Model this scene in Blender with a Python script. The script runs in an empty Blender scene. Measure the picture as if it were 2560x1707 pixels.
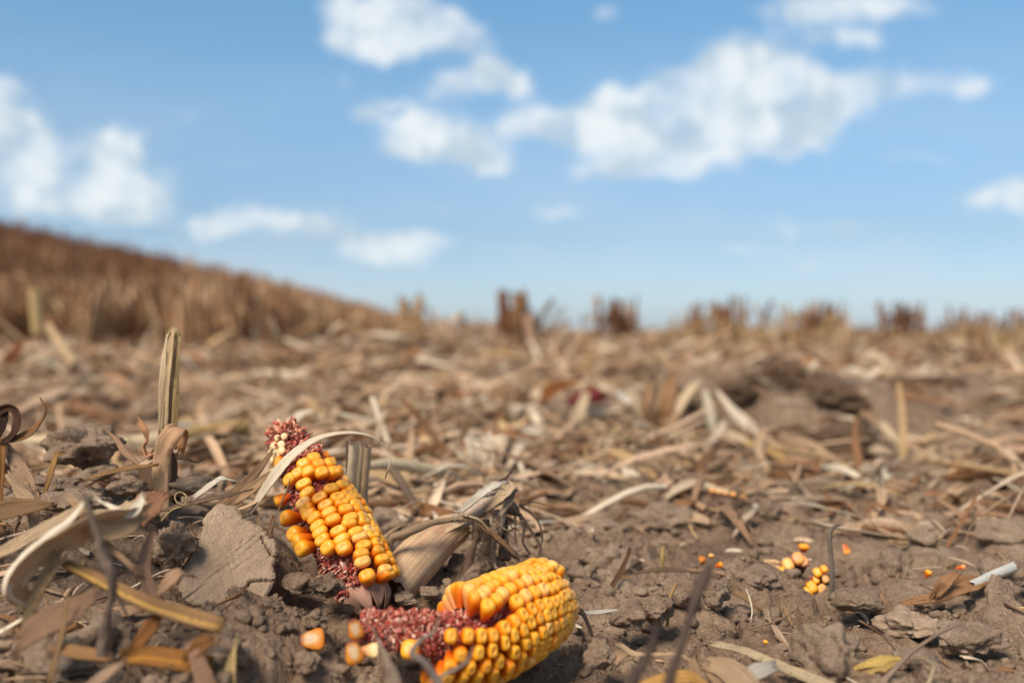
import bpy, bmesh, math, random
import numpy as np
from mathutils import Vector, Matrix

sc = bpy.context.scene
C = sc.collection
rnd = random.Random(7)

# ------------------------------------------------------------------ camera
CAM_H = 0.15
F = 2489.0            # focal length in pixels of a 2560 wide picture (35 mm lens on 36 mm film)
HOR = 822.0           # picture row of the flat horizon
PITCH = math.atan((853.5 - HOR) / F)
cam_d = bpy.data.cameras.new("camera")
cam = bpy.data.objects.new("camera", cam_d)
C.objects.link(cam)
sc.camera = cam
cam.location = (0, 0, CAM_H)
cam.rotation_euler = (math.pi / 2 - PITCH, 0, 0)
cam_d.lens = 35.0
cam_d.sensor_width = 36.0
cam_d.clip_start = 0.01
cam_d.clip_end = 3000
cam_d.dof.use_dof = True
cam_d.dof.focus_distance = 0.535
cam_d.dof.aperture_fstop = 4.6

FW = Vector((0, math.cos(PITCH), -math.sin(PITCH)))
UP = Vector((0, math.sin(PITCH), math.cos(PITCH)))
RT = Vector((1, 0, 0))
CAM = Vector((0, 0, CAM_H))

def P(px, py, d):
    """world point d metres in front of the camera, seen at picture position px, py"""
    px, py, d = float(px), float(py), float(d)
    return CAM + d * (FW + (px - 1280.0) / F * RT + (853.5 - py) / F * UP)

# ------------------------------------------------------------------ sun and sky
SUN_EL, SUN_AZ = math.radians(50), math.radians(212)   # azimuth clockwise from +Y : behind the camera, to the left
sun_d = bpy.data.lights.new("sun", 'SUN')
sun_d.energy = 2.9
sun_d.angle = math.radians(26)
sun_d.color = (1.0, 0.90, 0.77)
sun = bpy.data.objects.new("sun", sun_d)
C.objects.link(sun)
sdir = Vector((math.sin(SUN_AZ) * math.cos(SUN_EL), math.cos(SUN_AZ) * math.cos(SUN_EL), math.sin(SUN_EL)))
sun.rotation_euler = (-sdir).to_track_quat('-Z', 'Y').to_euler()
sun.location = sdir * 20

world = bpy.data.worlds.new("World")
sc.world = world
world.use_nodes = True
wt = world.node_tree
wt.nodes.clear()
WN, WL = wt.nodes, wt.links

class G:
    """tiny node graph helper"""
    def __init__(s, tree):
        s.t = tree
    def n(s, typ, **kw):
        nd = s.t.nodes.new(typ)
        for k, v in kw.items():
            setattr(nd, k, v)
        return nd
    def put(s, sock, v):
        if v is None:
            return
        if hasattr(v, 'is_output') or isinstance(v, bpy.types.NodeSocket):
            s.t.links.new(v, sock)
        else:
            sock.default_value = v
    def m(s, op, a, b=None, c=None, clamp=False):
        nd = s.n('ShaderNodeMath', operation=op, use_clamp=clamp)
        for i, v in enumerate((a, b, c)):
            s.put(nd.inputs[i], v)
        return nd.outputs[0]
    def v(s, op, a, b=None, c=None, out=0):
        nd = s.n('ShaderNodeVectorMath', operation=op)
        for i, x in enumerate((a, b, c)):
            s.put(nd.inputs[i], x)
        return nd.outputs[out]
    def noise(s, vec, scale, detail=4, rough=0.55, dist=0.0, out=0):
        nd = s.n('ShaderNodeTexNoise')
        s.put(nd.inputs['Vector'], vec)
        nd.inputs['Scale'].default_value = scale
        nd.inputs['Detail'].default_value = detail
        nd.inputs['Roughness'].default_value = rough
        nd.inputs['Distortion'].default_value = dist
        return nd.outputs[out]
    def rng(s, x, a, b, c=0.0, d=1.0, smooth=False):
        nd = s.n('ShaderNodeMapRange')
        if smooth:
            nd.interpolation_type = 'SMOOTHSTEP'
        s.put(nd.inputs[0], x)
        for i, q in enumerate((a, b, c, d)):
            s.put(nd.inputs[1 + i], q)
        return nd.outputs[0]
    def mix(s, f, a, b, mode='MIX'):
        nd = s.n('ShaderNodeMix', data_type='RGBA', blend_type=mode)
        s.put(nd.inputs[0], f)
        for i, q in ((6, a), (7, b)):
            s.put(nd.inputs[i], (q[0], q[1], q[2], 1) if isinstance(q, tuple) else q)
        return nd.outputs[2]
    def ramp(s, f, stops):
        nd = s.n('ShaderNodeValToRGB')
        s.put(nd.inputs[0], f)
        el = nd.color_ramp.elements
        el[0].position, el[0].color = stops[0][0], (*stops[0][1], 1)
        el[1].position, el[1].color = stops[-1][0], (*stops[-1][1], 1)
        for p, c in stops[1:-1]:
            e = el.new(p)
            e.color = (*c, 1)
        return nd.outputs[0]

g = G(wt)
sky = g.n('ShaderNodeTexSky', sky_type='NISHITA', sun_disc=False)
sky.sun_elevation = SUN_EL
sky.sun_rotation = SUN_AZ
sky.altitude = 200
sky.air_density = 1.0
sky.dust_density = 0.6
sky.ozone_density = 1.6
tc = g.n('ShaderNodeTexCoord')
dirv = tc.outputs['Generated']
sep = g.n('ShaderNodeSeparateXYZ')
wt.links.new(dirv, sep.inputs[0])
ysafe = g.m('MAXIMUM', sep.outputs[1], 0.05)
u = g.m('DIVIDE', sep.outputs[0], ysafe)
w = g.m('DIVIDE', sep.outputs[2], ysafe)
comb = g.n('ShaderNodeCombineXYZ')
wt.links.new(u, comb.inputs[0]); wt.links.new(w, comb.inputs[1])
uv = comb.outputs[0]
w1 = g.v('SUBTRACT', g.noise(uv, 9.0, 2, 0.5, out=1), (0.5, 0.5, 0.5))
w2 = g.v('SUBTRACT', g.noise(uv, 34.0, 4, 0.65, out=1), (0.5, 0.5, 0.5))
uvw = g.v('MULTIPLY_ADD', w1, (0.035, 0.025, 0), uv)
uvw = g.v('MULTIPLY_ADD', w2, (0.034, 0.028, 0), uvw)
# clouds: x, y, half width, half height (pixels of a 2352 wide picture), weight
CL = [(800,15,75,55,.9),(865,110,95,36,1),(780,95,40,24,.7),(900,45,60,50,.9),(985,45,85,60,1),(1060,95,60,42,1),
      (1130,175,62,40,.95),(1040,205,70,28,.85),(1190,208,36,24,.8),(835,262,48,30,.85),(905,232,40,16,.6),
      (960,285,72,38,1),(915,350,62,26,.8),(1000,335,95,38,.9),(1090,335,75,48,.85),(1135,382,50,24,.9),(1180,280,40,40,.6),
      (1285,285,75,36,1),(1405,235,52,42,1),(1420,300,150,48,1),(1540,205,72,44,1.1),(1650,165,80,60,1),(1740,170,110,80,1.1),
      (1600,290,190,66,1.15),(1790,260,130,74,1.15),(1960,210,90,40,1),(1880,240,70,40,.7),(1440,390,125,30,1),(1550,385,60,22,.7),(1640,330,150,40,.8),
      (1780,338,90,18,.7),(1390,28,46,22,.62),(1850,22,90,40,.82),(1990,8,170,40,.85),(1960,92,105,30,.72),
      (2120,190,120,44,.55),(2235,200,44,30,.62),(2080,372,90,18,.6),(2300,462,120,36,.85),(2350,425,70,40,.75),(1700,570,140,14,.42),
      (15,205,48,40,.95),(45,300,78,58,1.15),(20,400,120,90,.62),(262,335,78,52,1.15),(255,410,85,60,1),(345,435,62,46,.95),(250,480,130,44,.75),(110,440,60,60,.5),
      (600,505,150,30,.85),(485,525,60,20,.75),(720,520,70,26,.7),(850,545,80,28,.62),(895,578,110,32,.85),(985,552,60,22,.72),(1010,492,36,16,.5),
      (1305,490,50,13,.66),(1245,500,30,26,.6),(1930,525,160,20,.66),(1838,608,38,14,.68),(780,190,16,26,.42),(435,258,18,12,.4)]
acc = None
for (cx, cy, rx, ry, wgt) in CL:
    k = 2560.0 / 2352.0
    cu, cv = (cx * k - 1280) / F, (HOR - cy * k) / F
    iu, iv = F / (rx * k * 0.95), F / (ry * k * 0.95)
    q = g.v('MULTIPLY_ADD', uvw, (iu, iv, 0), (-cu * iu, -cv * iv, 0))
    d2 = g.v('DOT_PRODUCT', q, q, out=1)
    e = g.m('POWER', 0.42, d2)
    acc = g.m('MULTIPLY', e, wgt) if acc is None else g.m('MULTIPLY_ADD', e, wgt, acc)
fine = g.noise(uvw, 26.0, 5, 0.62)
dens = g.m('ADD', acc, g.m('MULTIPLY_ADD', fine, 1.0, -0.52))
front = g.rng(sep.outputs[1], 0.05, 0.3)
mask = g.m('MULTIPLY', g.m('MULTIPLY', g.rng(dens, 0.15, 0.98, 0, 1, True), g.rng(g.noise(uvw, 15.0, 3, 0.55), 0.34, 0.56, 0.62, 1)), front)
# the rest of the sky, above and behind: unseen cumulus added for soft neutral fill light
hi = g.noise(dirv, 3.2, 6, 0.6)
upm = g.m('MAXIMUM', g.rng(sep.outputs[2], 0.40, 0.6), g.rng(sep.outputs[1], 0.3, -0.1))
mask2 = g.m('MULTIPLY', g.rng(hi, 0.50, 0.66, 0, 0.8, True), upm)
maskall = g.m('MULTIPLY', g.m('MAXIMUM', mask, mask2), 0.93)
low = g.noise(uv, 11.0, 3, 0.55)
finea = g.noise(uvw, 13.0, 3, 0.5)
fineb = g.noise(g.v('ADD', uvw, (-0.012, 0.022, 0)), 13.0, 3, 0.5)
relief = g.m('SUBTRACT', finea, fineb)
shade = g.rng(g.m('MULTIPLY_ADD', low, 0.9, g.m('MULTIPLY_ADD', relief, 1.7, g.m('MULTIPLY', fine, 0.15))), 0.30, 0.66, 0, 1, True)
CLOUD_DARK, CLOUD_LIGHT = (4.1, 5.0, 5.7), (6.6, 6.95, 7.1)
ccol = g.mix(shade, CLOUD_DARK, CLOUD_LIGHT)
hz = g.rng(sep.outputs[2], 0.0, 1.0)
skyc = g.mix(1.0, sky.outputs[0], g.ramp(hz, [(0.0, (0.60, 0.73, 1.03)), (0.09, (0.61, 0.70, 0.83)), (0.20, (0.80, 0.95, 1.00)), (0.33, (0.84, 1.13, 1.16)), (0.60, (0.95, 0.92, 0.84)), (1.0, (0.95, 0.90, 0.80))]), 'MULTIPLY')
veil = g.m('MULTIPLY', g.rng(g.noise(g.v('MULTIPLY', uvw, (3.0, 11.0, 1)), 1.0, 4, 0.55), 0.36, 0.72, 0.05, 0.42, True), g.rng(sep.outputs[2], 0.30, 0.04))
skyv = g.mix(g.m('MULTIPLY', veil, front), skyc, (4.9, 5.6, 6.2))
fin = g.mix(maskall, skyv, ccol)
bg = g.n('ShaderNodeBackground')
wt.links.new(fin, bg.inputs[0])
bg.inputs[1].default_value = 0.085
wo = g.n('ShaderNodeOutputWorld')
wt.links.new(bg.outputs[0], wo.inputs[0])
world.cycles.sampling_method = 'MANUAL'
world.cycles.sample_map_resolution = 512

sc.view_settings.view_transform = 'Standard'
sc.view_settings.look = 'None'
sc.view_settings.exposure = 0.66
sc.view_settings.gamma = 1.0
sc.cycles.use_denoising = True
sc.cycles.max_bounces = 6
sc.cycles.diffuse_bounces = 3
sc.cycles.glossy_bounces = 2
sc.cycles.transmission_bounces = 3
sc.cycles.use_adaptive_sampling = True
sc.cycles.adaptive_threshold = 0.015
sc.cycles.sample_clamp_indirect = 4.0

# ------------------------------------------------------------------ noise in numpy
def _h(ix, iy, iz, seed):
    ix = ix.astype(np.int64); iy = iy.astype(np.int64); iz = np.asarray(iz).astype(np.int64)
    n = (ix * 374761393 + iy * 668265263 + iz * 2147483647 + seed * 1274126177) & 0xFFFFFFFF
    n = ((n ^ (n >> 13)) * 1274126177) & 0xFFFFFFFF
    n = ((n ^ (n >> 16)) * 2246822519) & 0xFFFFFFFF
    n = n ^ (n >> 15)
    return (n & 0xFFFFFF) / float(0x1000000)

def vn2(x, y, seed=0):
    ix, iy = np.floor(x), np.floor(y)
    fx, fy = x - ix, y - iy
    fx = fx * fx * fx * (fx * (fx * 6 - 15) + 10); fy = fy * fy * fy * (fy * (fy * 6 - 15) + 10)
    z = np.zeros_like(ix)
    a = _h(ix, iy, z, seed); b = _h(ix + 1, iy, z, seed); c = _h(ix, iy + 1, z, seed); d = _h(ix + 1, iy + 1, z, seed)
    return (a + (b - a) * fx + (c - a) * fy + (a - b - c + d) * fx * fy) * 2 - 1

def fbm2(x, y, seed=0, octv=4, gain=0.5):
    s, a, t = 0, 1.0, 0
    for o in range(octv):
        s = s + a * vn2(x * 2 ** o + 17.3 * o, y * 2 ** o - 9.1 * o, seed + o)
        t += a; a *= gain
    return s / t

def vn3(x, y, z, seed=0):
    ix, iy, iz = np.floor(x), np.floor(y), np.floor(z)
    fx, fy, fz = x - ix, y - iy, z - iz
    fx, fy, fz = [f * f * (3 - 2 * f) for f in (fx, fy, fz)]
    r = 0
    for dx in (0, 1):
        for dy in (0, 1):
            for dz in (0, 1):
                r = r + _h(ix + dx, iy + dy, iz + dz, seed) * (fx if dx else 1 - fx) * (fy if dy else 1 - fy) * (fz if dz else 1 - fz)
    return r * 2 - 1

def fbm3(p, sc_, seed=0, octv=4, gain=0.5):
    s, a, t = 0, 1.0, 0
    for o in range(octv):
        k = sc_ * 2 ** o
        s = s + a * vn3(p[:, 0] * k + 5.1 * o, p[:, 1] * k, p[:, 2] * k - 3.3 * o, seed + o)
        t += a; a *= gain
    return s / t

def lumps(x, y, cell, seed, rmin=0.35, rmax=0.75, flat=1.0):
    """field of half buried lumps: height in units of cell"""
    X, Y = x / cell, y / cell
    ix, iy = np.floor(X), np.floor(Y)
    best = np.zeros_like(X)
    z = np.zeros_like(ix)
    for dx in (-1, 0, 1):
        for dy in (-1, 0, 1):
            cx, cy = ix + dx, iy + dy
            px = cx + _h(cx, cy, z, seed); py = cy + _h(cx, cy, z, seed + 1)
            r = rmin + (rmax - rmin) * _h(cx, cy, z, seed + 2) ** 1.5
            an = _h(cx, cy, z, seed + 3) * 3.14159
            ex, ey = X - px, Y - py
            a = ex * np.cos(an) + ey * np.sin(an); b = (-ex * np.sin(an) + ey * np.cos(an)) * 1.35
            d2 = np.abs(a) ** 2.4 + np.abs(b) ** 2.4
            hh = np.sqrt(np.maximum(0, r * r - d2 * r ** -0.4)) * flat * (0.6 + 0.8 * _h(cx, cy, z, seed + 4))
            best = np.maximum(best, hh)
    return best

# ------------------------------------------------------------------ the lie of the land
CTRL = [(-150,1250,.50),(0,1210,.56),(60,1420,.45),(120,1300,.52),(200,1160,.62),(330,1200,.60),(480,1260,.57),(300,1380,.50),(150,1600,.42),
        (380,1620,.43),(600,1700,.45),(620,1570,.50),(540,1560,.49),(560,1380,.54),(690,1290,.61),(720,1430,.55),(850,1510,.53),(870,1660,.455),(1000,1720,.445),
        (1180,1790,.455),(1300,1740,.465),(1380,1660,.48),(1430,1610,.50),(1090,1470,.57),(1300,1430,.61),(1600,1500,.56),(1800,1660,.46),(2100,1600,.485),
        (2400,1600,.48),(2000,1460,.59),(2400,1400,.65),(1700,1310,.77),(2200,1290,.8),(200,1110,1.0),(600,1130,1.0),(900,1290,.70),(900,1200,.95)]
CP = [P(*c) for c in CTRL]
MOUNDS = [(1080,858,3.0,.30,.35),(1500,905,2.7,.35,.3),(1960,950,1.75,.22,.16),(2380,965,2.0,.30,.2),(1280,1010,1.9,.3,.16),(560,985,2.0,.4,.22),(150,900,3.0,.5,.4),(1110,812,4.7,.45,.4),(1420,838,5.5,.9,.5),(1720,880,3.6,.5,.3),(2300,880,3.6,.5,.3),(2480,1130,1.25,.16,.10),(760,880,3.4,.4,.3)]
def smooth(a, b, x):
    t = np.clip((x - a) / (b - a), 0, 1)
    return t * t * (3 - 2 * t)

def base_h(x, y):
    s = np.zeros_like(x); t = np.full_like(x, 0.12)
    for p in CP:
        w_ = np.exp(-((x - p.x) ** 2 + (y - p.y) ** 2) / (2 * 0.055 ** 2))
        s += w_ * p.z; t += w_
    h = s / t
    far = smooth(0.8, 1.6, y)
    r = np.hypot(x, y)
    for (mx_, my_, md_, sx_, sy_) in MOUNDS:
        q = P(mx_, my_, md_)
        g_ = np.exp(-((x - q.x) / sx_) ** 2 - ((y - q.y) / sy_) ** 2)
        h = h + g_ * np.maximum(0, q.z + .01 - h) * 1.0
    h = h + far * 0.050 * fbm2(x / 0.5, y / 0.36, 11, 3) * (1 - smooth(6, 14, r))
    # wheel ridges running across the middle ground
    h = h + 0.022 * smooth(1.2, 2.0, y) * (1 - smooth(5, 9, r)) * np.sin(y * 3.3 + x * 0.6)
    # the hill that climbs to the left
    xx = np.maximum(0, -x - 1.5)
    hill = 0.217 * (xx - 1.0 + np.exp(-xx)) * smooth(7, 38, y)
    hill = hill * (1 - smooth(42, 80, y))
    h = h + hill + 0.12 * smooth(12, 40, r) * fbm2(x / 9, y / 9, 5, 2)
    h = h - 0.10 * smooth(9, 30, r) * (x > -3)
    return h

def ground_h(x, y):
    x = np.asarray(x, dtype=float); y = np.asarray(y, dtype=float)
    r = np.hypot(x, y)
    h = base_h(x, y)
    m = 0.5 + 0.5 * fbm2(x / 0.16, y / 0.16, 21, 3)
    wx = x + 0.006 * fbm2(x / 0.02, y / 0.02, 31, 3); wy = y + 0.006 * fbm2(x / 0.02, y / 0.02, 41, 3)
    near = 1 - smooth(2.5, 5, r)
    h = h + 0.010 * fbm2(x / 0.11, y / 0.11, 51, 4) * (0.6 + 0.7 * smooth(0.7, 1.3, y))
    rg = 0.12 + 0.88 * smooth(-.18, .22, fbm2(x / 0.10, y / 0.10, 23, 3))
    h = h + (0.22 + 0.5 * m) * 0.085 * lumps(wx, wy, 0.085, 61, .2, .62, .42) * (near + .15)
    h = h + (0.25 + 0.75 * m) * 0.026 * rg * lumps(wx, wy, 0.026, 71, .2, .65, .62) * (near + .1)
    h = h + (0.35 + 0.65 * m) * 0.010 * rg * lumps(wx, wy, 0.010, 81, .25, .65, .65) * near
    h = h + (0.5 + 0.5 * m) * 0.0040 * rg * lumps(wx, wy, 0.0045, 91, .25, .7, .7) * (1 - smooth(1.0, 1.8, r))
    h = h + 0.0010 * fbm2(x / 0.0035, y / 0.0035, 95, 2) * (1 - smooth(1.0, 1.8, r))
    h = h + 0.0026 * fbm2(x / 0.013, y / 0.013, 97, 4, 0.62) * (1 - smooth(1.5, 3, r))
    # shrinkage cracks
    cr = np.abs(fbm2(x / 0.085, y / 0.06, 101, 3))
    h = h - 0.014 * np.exp(-(cr / 0.030) ** 2) * smooth(0.15, 0.5, vn2(x / 0.2, y / 0.2, 111) + .3) * near
    return h - 0.010 - 0.0045 * (1 - smooth(.62, .8, r))

def gh(x, y):
    return float(ground_h(np.array([x]), np.array([y]))[0])

# ------------------------------------------------------------------ mesh helpers
def srgb(r, g_, b):
    f = lambda c: (c / 255 / 12.92) if c / 255 <= 0.04045 else ((c / 255 + 0.055) / 1.055) ** 2.4
    return (f(r), f(g_), f(b))

def mesh_np(name, V, faces, uv=None, col=None, smooth_=True, matidx=None):
    """faces: list of arrays (n,3) or (n,4)"""
    me = bpy.data.meshes.new(name)
    V = np.asarray(V, dtype=np.float32)
    me.vertices.add(len(V))
    me.vertices.foreach_set('co', V.ravel())
    faces = [np.asarray(f, dtype=np.int32) for f in faces if len(f)]
    loops = np.concatenate([f.ravel() for f in faces])
    tot = np.concatenate([np.full(len(f), f.shape[1], dtype=np.int32) for f in faces])
    start = np.concatenate([[0], np.cumsum(tot)[:-1]]).astype(np.int32)
    me.loops.add(len(loops)); me.loops.foreach_set('vertex_index', loops)
    me.polygons.add(len(tot)); me.polygons.foreach_set('loop_start', start)
    me.polygons.foreach_set('use_smooth', np.full(len(tot), smooth_, dtype=bool))
    if uv is not None:
        l = me.uv_layers.new(name='UVMap')
        l.data.foreach_set('uv', np.asarray(uv, dtype=np.float32)[loops].ravel())
    if col is not None:
        a = me.attributes.new('Col', 'FLOAT_COLOR', 'POINT')
        c = np.ones((len(V), 4), dtype=np.float32); c[:, :3] = col
        a.data.foreach_set('color', c.ravel())
    me.update(calc_edges=True)
    me.validate()
    return me

class MB:
    def __init__(s):
        s.V = []; s.Q = []; s.T = []; s.U = []; s.Cc = []; s.n = 0
    def add(s, V, Q=None, T=None, U=None, col=(1, 1, 1)):
        V = np.asarray(V, dtype=float)
        if Q is not None and len(Q): s.Q.append(np.asarray(Q) + s.n)
        if T is not None and len(T): s.T.append(np.asarray(T) + s.n)
        s.V.append(V); s.U.append(np.asarray(U) if U is not None else np.zeros((len(V), 2)))
        c = np.asarray(col, dtype=float)
        s.Cc.append(np.broadcast_to(c, (len(V), 3)) if c.ndim == 1 else c)
        s.n += len(V)
    def build(s, name, mat, parent=None, origin=None, smooth_=True):
        V = np.concatenate(s.V)
        if origin is None:
            origin = parent['_o'] if parent is not None else (float(V[:, 0].mean()), float(V[:, 1].mean()), float(V[:, 2].min()))
        o3 = np.array(origin)
        fs = []
        if s.Q: fs.append(np.concatenate(s.Q))
        if s.T: fs.append(np.concatenate(s.T))
        me = mesh_np(name, V - o3, fs, np.concatenate(s.U), np.concatenate(s.Cc), smooth_)
        me.materials.append(mat)
        ob = bpy.data.objects.new(name, me)
        C.objects.link(ob)
        if parent is not None:
            ob.parent = parent
            ob.location = Vector(o3) - Vector(parent['_o'])
        else:
            ob.location = o3
        return ob

def tag(o, label=None, cat=None, group=None, kind=None):
    if label: o['label'] = label
    if cat: o['category'] = cat
    if group: o['group'] = group
    if kind: o['kind'] = kind
    return o

def empty(name, loc, label=None, cat=None, group=None):
    o = bpy.data.objects.new(name, None)
    o.empty_display_size = 0.01
    C.objects.link(o)
    o.location = loc
    o['_o'] = tuple(loc)
    return tag(o, label, cat, group)

def catmull(pts, n):
    """pts: (k, m) array -> n samples along a Catmull-Rom curve"""
    pts = np.asarray(pts, dtype=float)
    if len(pts) == 2:
        t = np.linspace(0, 1, n)[:, None]
        return pts[0] * (1 - t) + pts[1] * t
    p = np.vstack([2 * pts[0] - pts[1], pts, 2 * pts[-1] - pts[-2]])
    k = len(pts) - 1
    out = []
    for tt in np.linspace(0, k, n):
        i = min(int(tt), k - 1); t = tt - i
        a, b, c, d = p[i], p[i + 1], p[i + 2], p[i + 3]
        out.append(0.5 * ((2 * b) + (-a + c) * t + (2 * a - 5 * b + 4 * c - d) * t * t + (-a + 3 * b - 3 * c + d) * t ** 3))
    return np.array(out)

def frames(pts, hint):
    n = len(pts)
    T = np.gradient(pts, axis=0)
    T /= np.linalg.norm(T, axis=1)[:, None] + 1e-12
    N = np.zeros_like(T)
    h = np.array(hint, dtype=float)
    h = h - T[0] * np.dot(h, T[0])
    if np.linalg.norm(h) < 1e-6:
        h = np.array([1, 0.1, 0]) - T[0] * np.dot([1, 0.1, 0], T[0])
    N[0] = h / np.linalg.norm(h)
    for i in range(1, n):
        v = N[i - 1] - T[i] * np.dot(N[i - 1], T[i])
        N[i] = v / (np.linalg.norm(v) + 1e-12)
    return T, N, np.cross(T, N)

def tube(mb, pts, rad, col, n=12, m=24, ridge=0.0, rk=7, rough=0.0, ragged=0.0, seed=0, capcol=None, squash=1.0, hint=(0, 0, 1), vscale=8.0):
    """closed tube through pts; rad per control point; ragged = length of the torn end in metres"""
    pr = catmull(np.column_stack([np.asarray(pts, dtype=float), np.asarray(rad, dtype=float)]), m)
    pts, rad = pr[:, :3], np.maximum(pr[:, 3], 1e-5)
    T, N, B = frames(pts, hint)
    th = np.linspace(0, 2 * math.pi, n, endpoint=False)
    rs = np.random.RandomState(seed)
    L = np.concatenate([[0], np.cumsum(np.linalg.norm(np.diff(pts, axis=0), axis=1))])
    prof = 1 + ridge * np.cos(rk * th + rs.rand() * 6) + ridge * 0.6 * np.cos((rk * 2 + 1) * th + rs.rand() * 6)
    A, I = np.meshgrid(th, np.arange(m))
    R = rad[:, None] * prof[None, :]
    if rough:
        q = np.column_stack([np.cos(A.ravel()) * 1.5, np.sin(A.ravel()) * 1.5, (L[I] / (rad.mean() * 1.6)).ravel()])
        R = R * (1 + rough * fbm3(q + seed * 7.7, 1.0, seed, 3).reshape(R.shape))
    V = pts[:, None, :] + R[..., None] * (np.cos(A)[..., None] * N[:, None, :] * squash + np.sin(A)[..., None] * B[:, None, :])
    if ragged:
        V[-1] += T[-1] * (rs.rand(n, 1) - .3) * ragged; V[0] -= T[0] * (rs.rand(n, 1) - .3) * ragged
    V = V.reshape(-1, 3)
    U = np.column_stack([np.abs(((A / math.pi) % 2) - 1).ravel() * 1.0 + seed * .37, (L[I] * vscale).ravel()])
    i = np.arange(m - 1)[:, None] * n; j = np.arange(n)[None, :]; j2 = (j + 1) % n
    Q = np.stack([i + j, i + j2, i + n + j2, i + n + j], -1).reshape(-1, 4)
    cc = np.broadcast_to(np.asarray(col, dtype=float), (len(V), 3)).copy()
    mb.add(V, Q, None, U, cc)
    for end in (0, m - 1):
        ring = V[end * n:(end + 1) * n]
        c = ring.mean(0) - (T[end] if end else -T[end]) * rad[end] * 0.25
        V2 = np.vstack([ring, c]); a = np.arange(n); b = (a + 1) % n
        T3 = np.stack([a, b, np.full(n, n)], -1) if end else np.stack([b, a, np.full(n, n)], -1)
        U2 = np.column_stack([np.full(n + 1, 3.3), np.linspace(0, .1, n + 1)])
        mb.add(V2, None, T3, U2, capcol if capcol is not None else np.asarray(col) * 0.8)

def ribbon(mb, pts, wid, col, hint=(0, 0, 1), curl=0.5, thick=0.0005, twist=(0, 0), m=26, k=8, ripple=0.0, ragged=0.0, seed=0, col2=None, edge=0.0, vscale=8.0):
    """a leaf or husk strip with real thickness; curl = total arc angle of its cross-section"""
    pts = np.asarray(pts, dtype=float)
    pr = catmull(np.column_stack([pts, np.asarray(wid, dtype=float)]), m)
    pts, wid = pr[:, :3], np.maximum(pr[:, 3], 1e-5)
    T, N, B = frames(pts, hint)
    rs = np.random.RandomState(seed + 1)
    tw = np.interp(np.linspace(0, 1, m), np.linspace(0, 1, len(twist)), twist)
    curls = np.interp(np.linspace(0, 1, m), np.linspace(0, 1, len(curl)), curl) if hasattr(curl, '__len__') else np.full(m, curl)
    curls = np.where(np.abs(curls) < 0.02, 0.02, curls)
    S = B * np.cos(tw)[:, None] + N * np.sin(tw)[:, None]
    Nn = N * np.cos(tw)[:, None] - B * np.sin(tw)[:, None]
    L = np.concatenate([[0], np.cumsum(np.linalg.norm(np.diff(pts, axis=0), axis=1))])
    j = np.linspace(-1, 1, k + 1)
    wl = wid[:, None] * (1 + edge * (rs.rand(m, 1) - .5))
    a = j[None, :] * curls[:, None] / 2
    x = np.sin(a) * wl / curls[:, None]; z = (1 - np.cos(a)) * wl / curls[:, None]
    if ripple:
        q = np.column_stack([np.tile(j * 1.8, m), np.repeat(L / max(wid.mean(), 1e-4) * 0.8, k + 1), np.full(m * (k + 1), seed * 3.1)])
        z = z + ripple * wl * fbm3(q, 1.0, seed, 3).reshape(m, k + 1)
    # fine pleats along the length
    z = z + 0.010 * wl * np.sin(j * 14 + seed)[None, :]
    mid = pts[:, None, :] + S[:, None, :] * x[..., None] + Nn[:, None, :] * z[..., None]
    if ragged:
        mid[-1] += T[-1] * (rs.rand(k + 1, 1)) * ragged; mid[0] -= T[0] * (rs.rand(k + 1, 1)) * ragged
    nn = -S[:, None, :] * np.sin(a)[..., None] + Nn[:, None, :] * np.cos(a)[..., None]
    top = (mid + nn * thick / 2).reshape(-1, 3); bot = (mid - nn * thick / 2).reshape(-1, 3)
    V = np.vstack([top, bot]); n0 = m * (k + 1)
    i = np.arange(m - 1)[:, None] * (k + 1); jj = np.arange(k)[None, :]
    q = np.stack([i + jj, i + jj + 1, i + k + 1 + jj + 1, i + k + 1 + jj], -1).reshape(-1, 4)
    Q = [q, q[:, ::-1] + n0]
    e = np.arange(m - 1) * (k + 1)
    Q.append(np.stack([e, e + k + 1, e + k + 1 + n0, e + n0], -1)); Q.append(np.stack([e + k, e + k + n0, e + 2 * k + 1 + n0, e + 2 * k + 1], -1))
    e = np.arange(k); Q.append(np.stack([e, e + n0, e + 1 + n0, e + 1], -1))
    e = np.arange(k) + (m - 1) * (k + 1); Q.append(np.stack([e, e + 1, e + 1 + n0, e + n0], -1))
    uu = np.tile(j * .5 + .5, m) * (wid.mean() / 0.01) * .6 + seed * .37; vv = np.repeat(L * vscale, k + 1)
    U = np.column_stack([np.tile(uu, 2), np.tile(vv, 2)])
    c1 = np.asarray(col, dtype=float)
    cc = np.broadcast_to(c1, (len(V), 3)).copy()
    if col2 is not None:
        f = np.repeat(np.linspace(0, 1, m), k + 1)[:, None]; f = np.vstack([f, f])
        cc = c1 * (1 - f) + np.asarray(col2) * f
    mb.add(V, np.concatenate(Q), None, U, cc)

def pl(lst):
    """[(px, py, depth, width in px)] -> points, widths in metres"""
    return [tuple(P(a, b, d)) for a, b, d, _ in lst], [w_ * d / F for _, _, d, w_ in lst]

# ------------------------------------------------------------------ materials
def new_mat(name):
    m = bpy.data.materials.new(name)
    m.use_nodes = True
    m.node_tree.nodes.clear()
    return m, G(m.node_tree)

def finish(gr, shader):
    o = gr.n('ShaderNodeOutputMaterial')
    gr.t.links.new(shader, o.inputs[0])

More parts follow.
